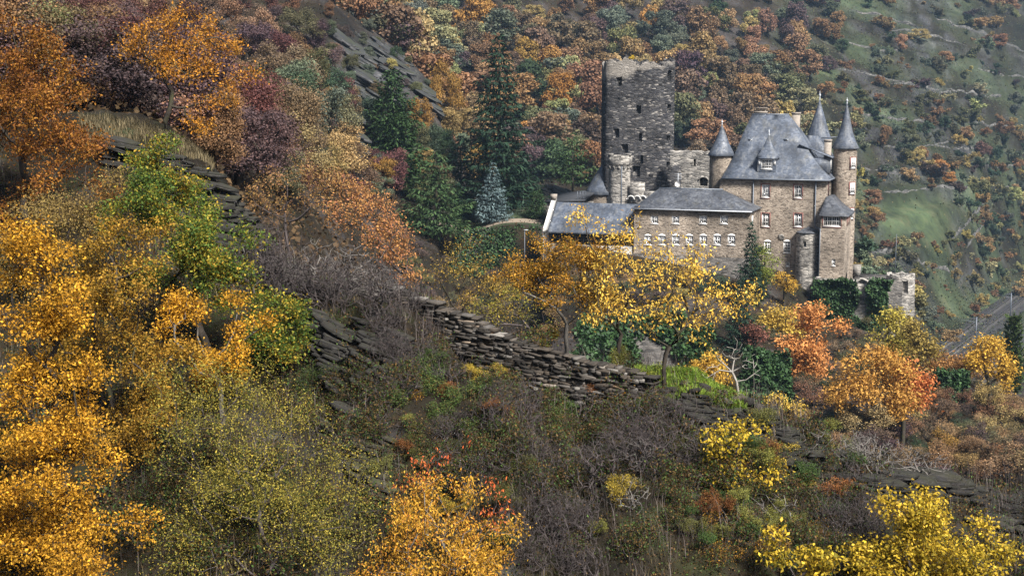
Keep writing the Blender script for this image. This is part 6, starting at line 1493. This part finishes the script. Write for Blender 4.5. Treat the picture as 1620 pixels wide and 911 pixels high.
M_terr = masonry('terrace_stone', [(0.05, 0.05, 0.052), (0.09, 0.087, 0.082), (0.15, 0.142, 0.13)], (0.06, 0.06, 0.057), .9, 2.2, .8)
terrace([(1498, 388), (1520, 366), (1545, 340), (1562, 314)], 2.4, 'long grey terrace wall climbing right of the lower meadow')
terrace([(1530, 390), (1548, 366), (1562, 345), (1568, 325)], 1.6, 'lower grey wall beside the path, right of the long terrace wall')
terrace([(1385, 302), (1420, 308), (1470, 298), (1530, 300)], 1.3, 'thin terrace wall above the lower meadow')
terrace([(1395, 232), (1440, 236), (1500, 226)], 1.2, 'thin terrace wall above the orange maple')
terrace([(1480, 30), (1540, 52), (1600, 75), (1640, 90)], 1.6, 'high terrace wall near the top right corner')
terrace([(1340, 18), (1400, 30), (1450, 45)], 1.4, 'short terrace wall at the top edge above the residence')
terrace([(1540, 262), (1580, 268), (1640, 262)], 1.3, 'terrace wall at the right edge above the stone walls')
terrace([(1330, 66), (1380, 80), (1420, 84)], 1.3, 'thin terrace wall in the shrubs above the stair turret')
rt_ = np.random.default_rng(55)
for i, (x, y) in enumerate([(1375, 120), (1450, 140), (1540, 150), (1420, 190), (1560, 200), (1380, 270), (1520, 235), (1590, 300), (1600, 120), (1470, 60), (1390, 400), (1460, 420)]):
    w_ = rt_.uniform(35, 60); s_ = rt_.uniform(-.02, .22)
    terrace([(x - w_, y - w_ * s_), (x - w_ * .3, y - w_ * s_ * .4 + rt_.normal(0, 2)), (x + w_ * .4, y + w_ * s_ * .4), (x + w_, y + w_ * s_ + rt_.normal(0, 2))], rt_.uniform(1.0, 1.7), 'low vineyard terrace wall ' + place(x, y))
# ------------------------------------------------------------------ railway
M_ball = plain('track_ballast', (.032, .03, .031), .95, .3, .8); M_rail = plain('rail_steel', (.16, .15, .15), .45, .2, 2, .5, .6); M_slp = plain('sleeper_concrete', (.06, .056, .054), .9, .15, 2)
rz0 = CZ - 72.25; nrm2 = np.array([_rd[1], -_rd[0]])
def rp(l, t, z=0): p = RA + _rd * l + nrm2 * t; return (p[0], p[1], rz0 + z)
o = MB().rings([[rp(l, t, z) for l in np.linspace(0, 300, 40)] for t, z in ((-7, -.6), (-5.6, 0), (5.6, 0), (7, -.6))][::-1], close=False).build('railway_bed', M_ball); o['kind'] = 'structure'
for nm, t0 in (('railway track nearest the slope, pale rails on grey ballast', -2.3), ('railway track on the river side, pale rails on grey ballast', 2.3)):
    tr = thing('railway_track', nm, 'railway track', rp(0, t0)); b0_ = np.array(rp(0, t0))
    for g in (-.72, .72):
        A_, B_ = np.array(rp(0, t0 + g, .3)) - b0_, np.array(rp(300, t0 + g, .3)) - b0_
        MB().tube([A_, B_], .11, 4).build('rail', M_rail, tr)
    sl = MB()
    for l in np.arange(0, 300, .9):
        c4 = [np.array(rp(l + dl, t0 + dt, .12)) - b0_ for dl, dt in ((-.12, -1.3), (.12, -1.3), (.12, 1.3), (-.12, 1.3))]; sl.add(c4 + [q + np.array([0, 0, .08]) for q in c4], [(4, 5, 6, 7), (0, 1, 5, 4), (1, 2, 6, 5), (2, 3, 7, 6), (3, 0, 4, 7)])
    o = sl.build('sleepers', M_slp, tr); o['kind'] = 'stuff'
for l, nm in ((70, 'steel catenary mast beside the railway near the poplar'), (128, 'steel catenary mast farther along the railway')):
    b_ = rp(l, 4.9); cm = thing('catenary_mast', nm, 'mast', b_)
    MB().box(-.14, .14, -.14, .14, -.3, 8.2).build('mast', M_lead, cm)
    e = nrm2 * -4.5; MB().tube([(0, 0, 6.6), (e[0], e[1], 7.2)], .06, 5).build('bracket', M_lead, cm); MB().tube([(0, 0, 7.9), (e[0], e[1], 7.2)], .04, 5).build('stay', M_lead, cm)
o = MB().rings([[rp(l, t, -.45) for l in np.linspace(0, 300, 40)] for t in (12, 18)][::-1], close=False).build('valley_road', plain('asphalt', (.045, .045, .047), .9, .2, .5)); o['kind'] = 'structure'
# ------------------------------------------------------------------ the air between: pale autumn haze
hz = MB().box(-2900, 2900, -40, 2890, CZ - 140, CZ + 620)
k = NT('autumn_haze'); pv_ = k.n('ShaderNodeVolumePrincipled'); pv_.inputs['Color'].default_value = (.50, .72, 1.0, 1); pv_.inputs['Density'].default_value = .00012; pv_.inputs['Anisotropy'].default_value = .2
k.l(pv_.outputs[0], k.out.inputs['Volume'])
haze = hz.build('haze', k.m); tag(haze, 'thin bluish autumn haze over the valley', 'haze', None, 'stuff')

# ------------------------------------------------------------------ look-alikes with one label are told apart by their order in view
ORD = ['', 'second', 'third', 'fourth', 'fifth', 'sixth', 'seventh', 'eighth', 'ninth', 'tenth', 'eleventh', 'twelfth', 'thirteenth', 'fourteenth', 'fifteenth', 'sixteenth', 'seventeenth', 'eighteenth', 'nineteenth', 'twentieth', 'twenty-first', 'twenty-second', 'twenty-third', 'twenty-fourth', 'twenty-fifth', 'twenty-sixth']
same = {}
for o in C.objects:
    if o.parent is None and 'label' in o: same.setdefault(o['label'], []).append(o)
for lab, L in same.items():
    if 1 < len(L) <= 26 and len(lab.split()) <= 13:
        L.sort(key=lambda o: to_px(o.location)[0])
        for i, o in enumerate(L):
            o['label'] = lab + ', ' + ('leftmost' if i == 0 else 'rightmost' if i == len(L) - 1 else ORD[i] + ' from left')
for o in C.objects:
    if o.parent is None and 'category' in o and 'kind' not in o: o['kind'] = 'thing'
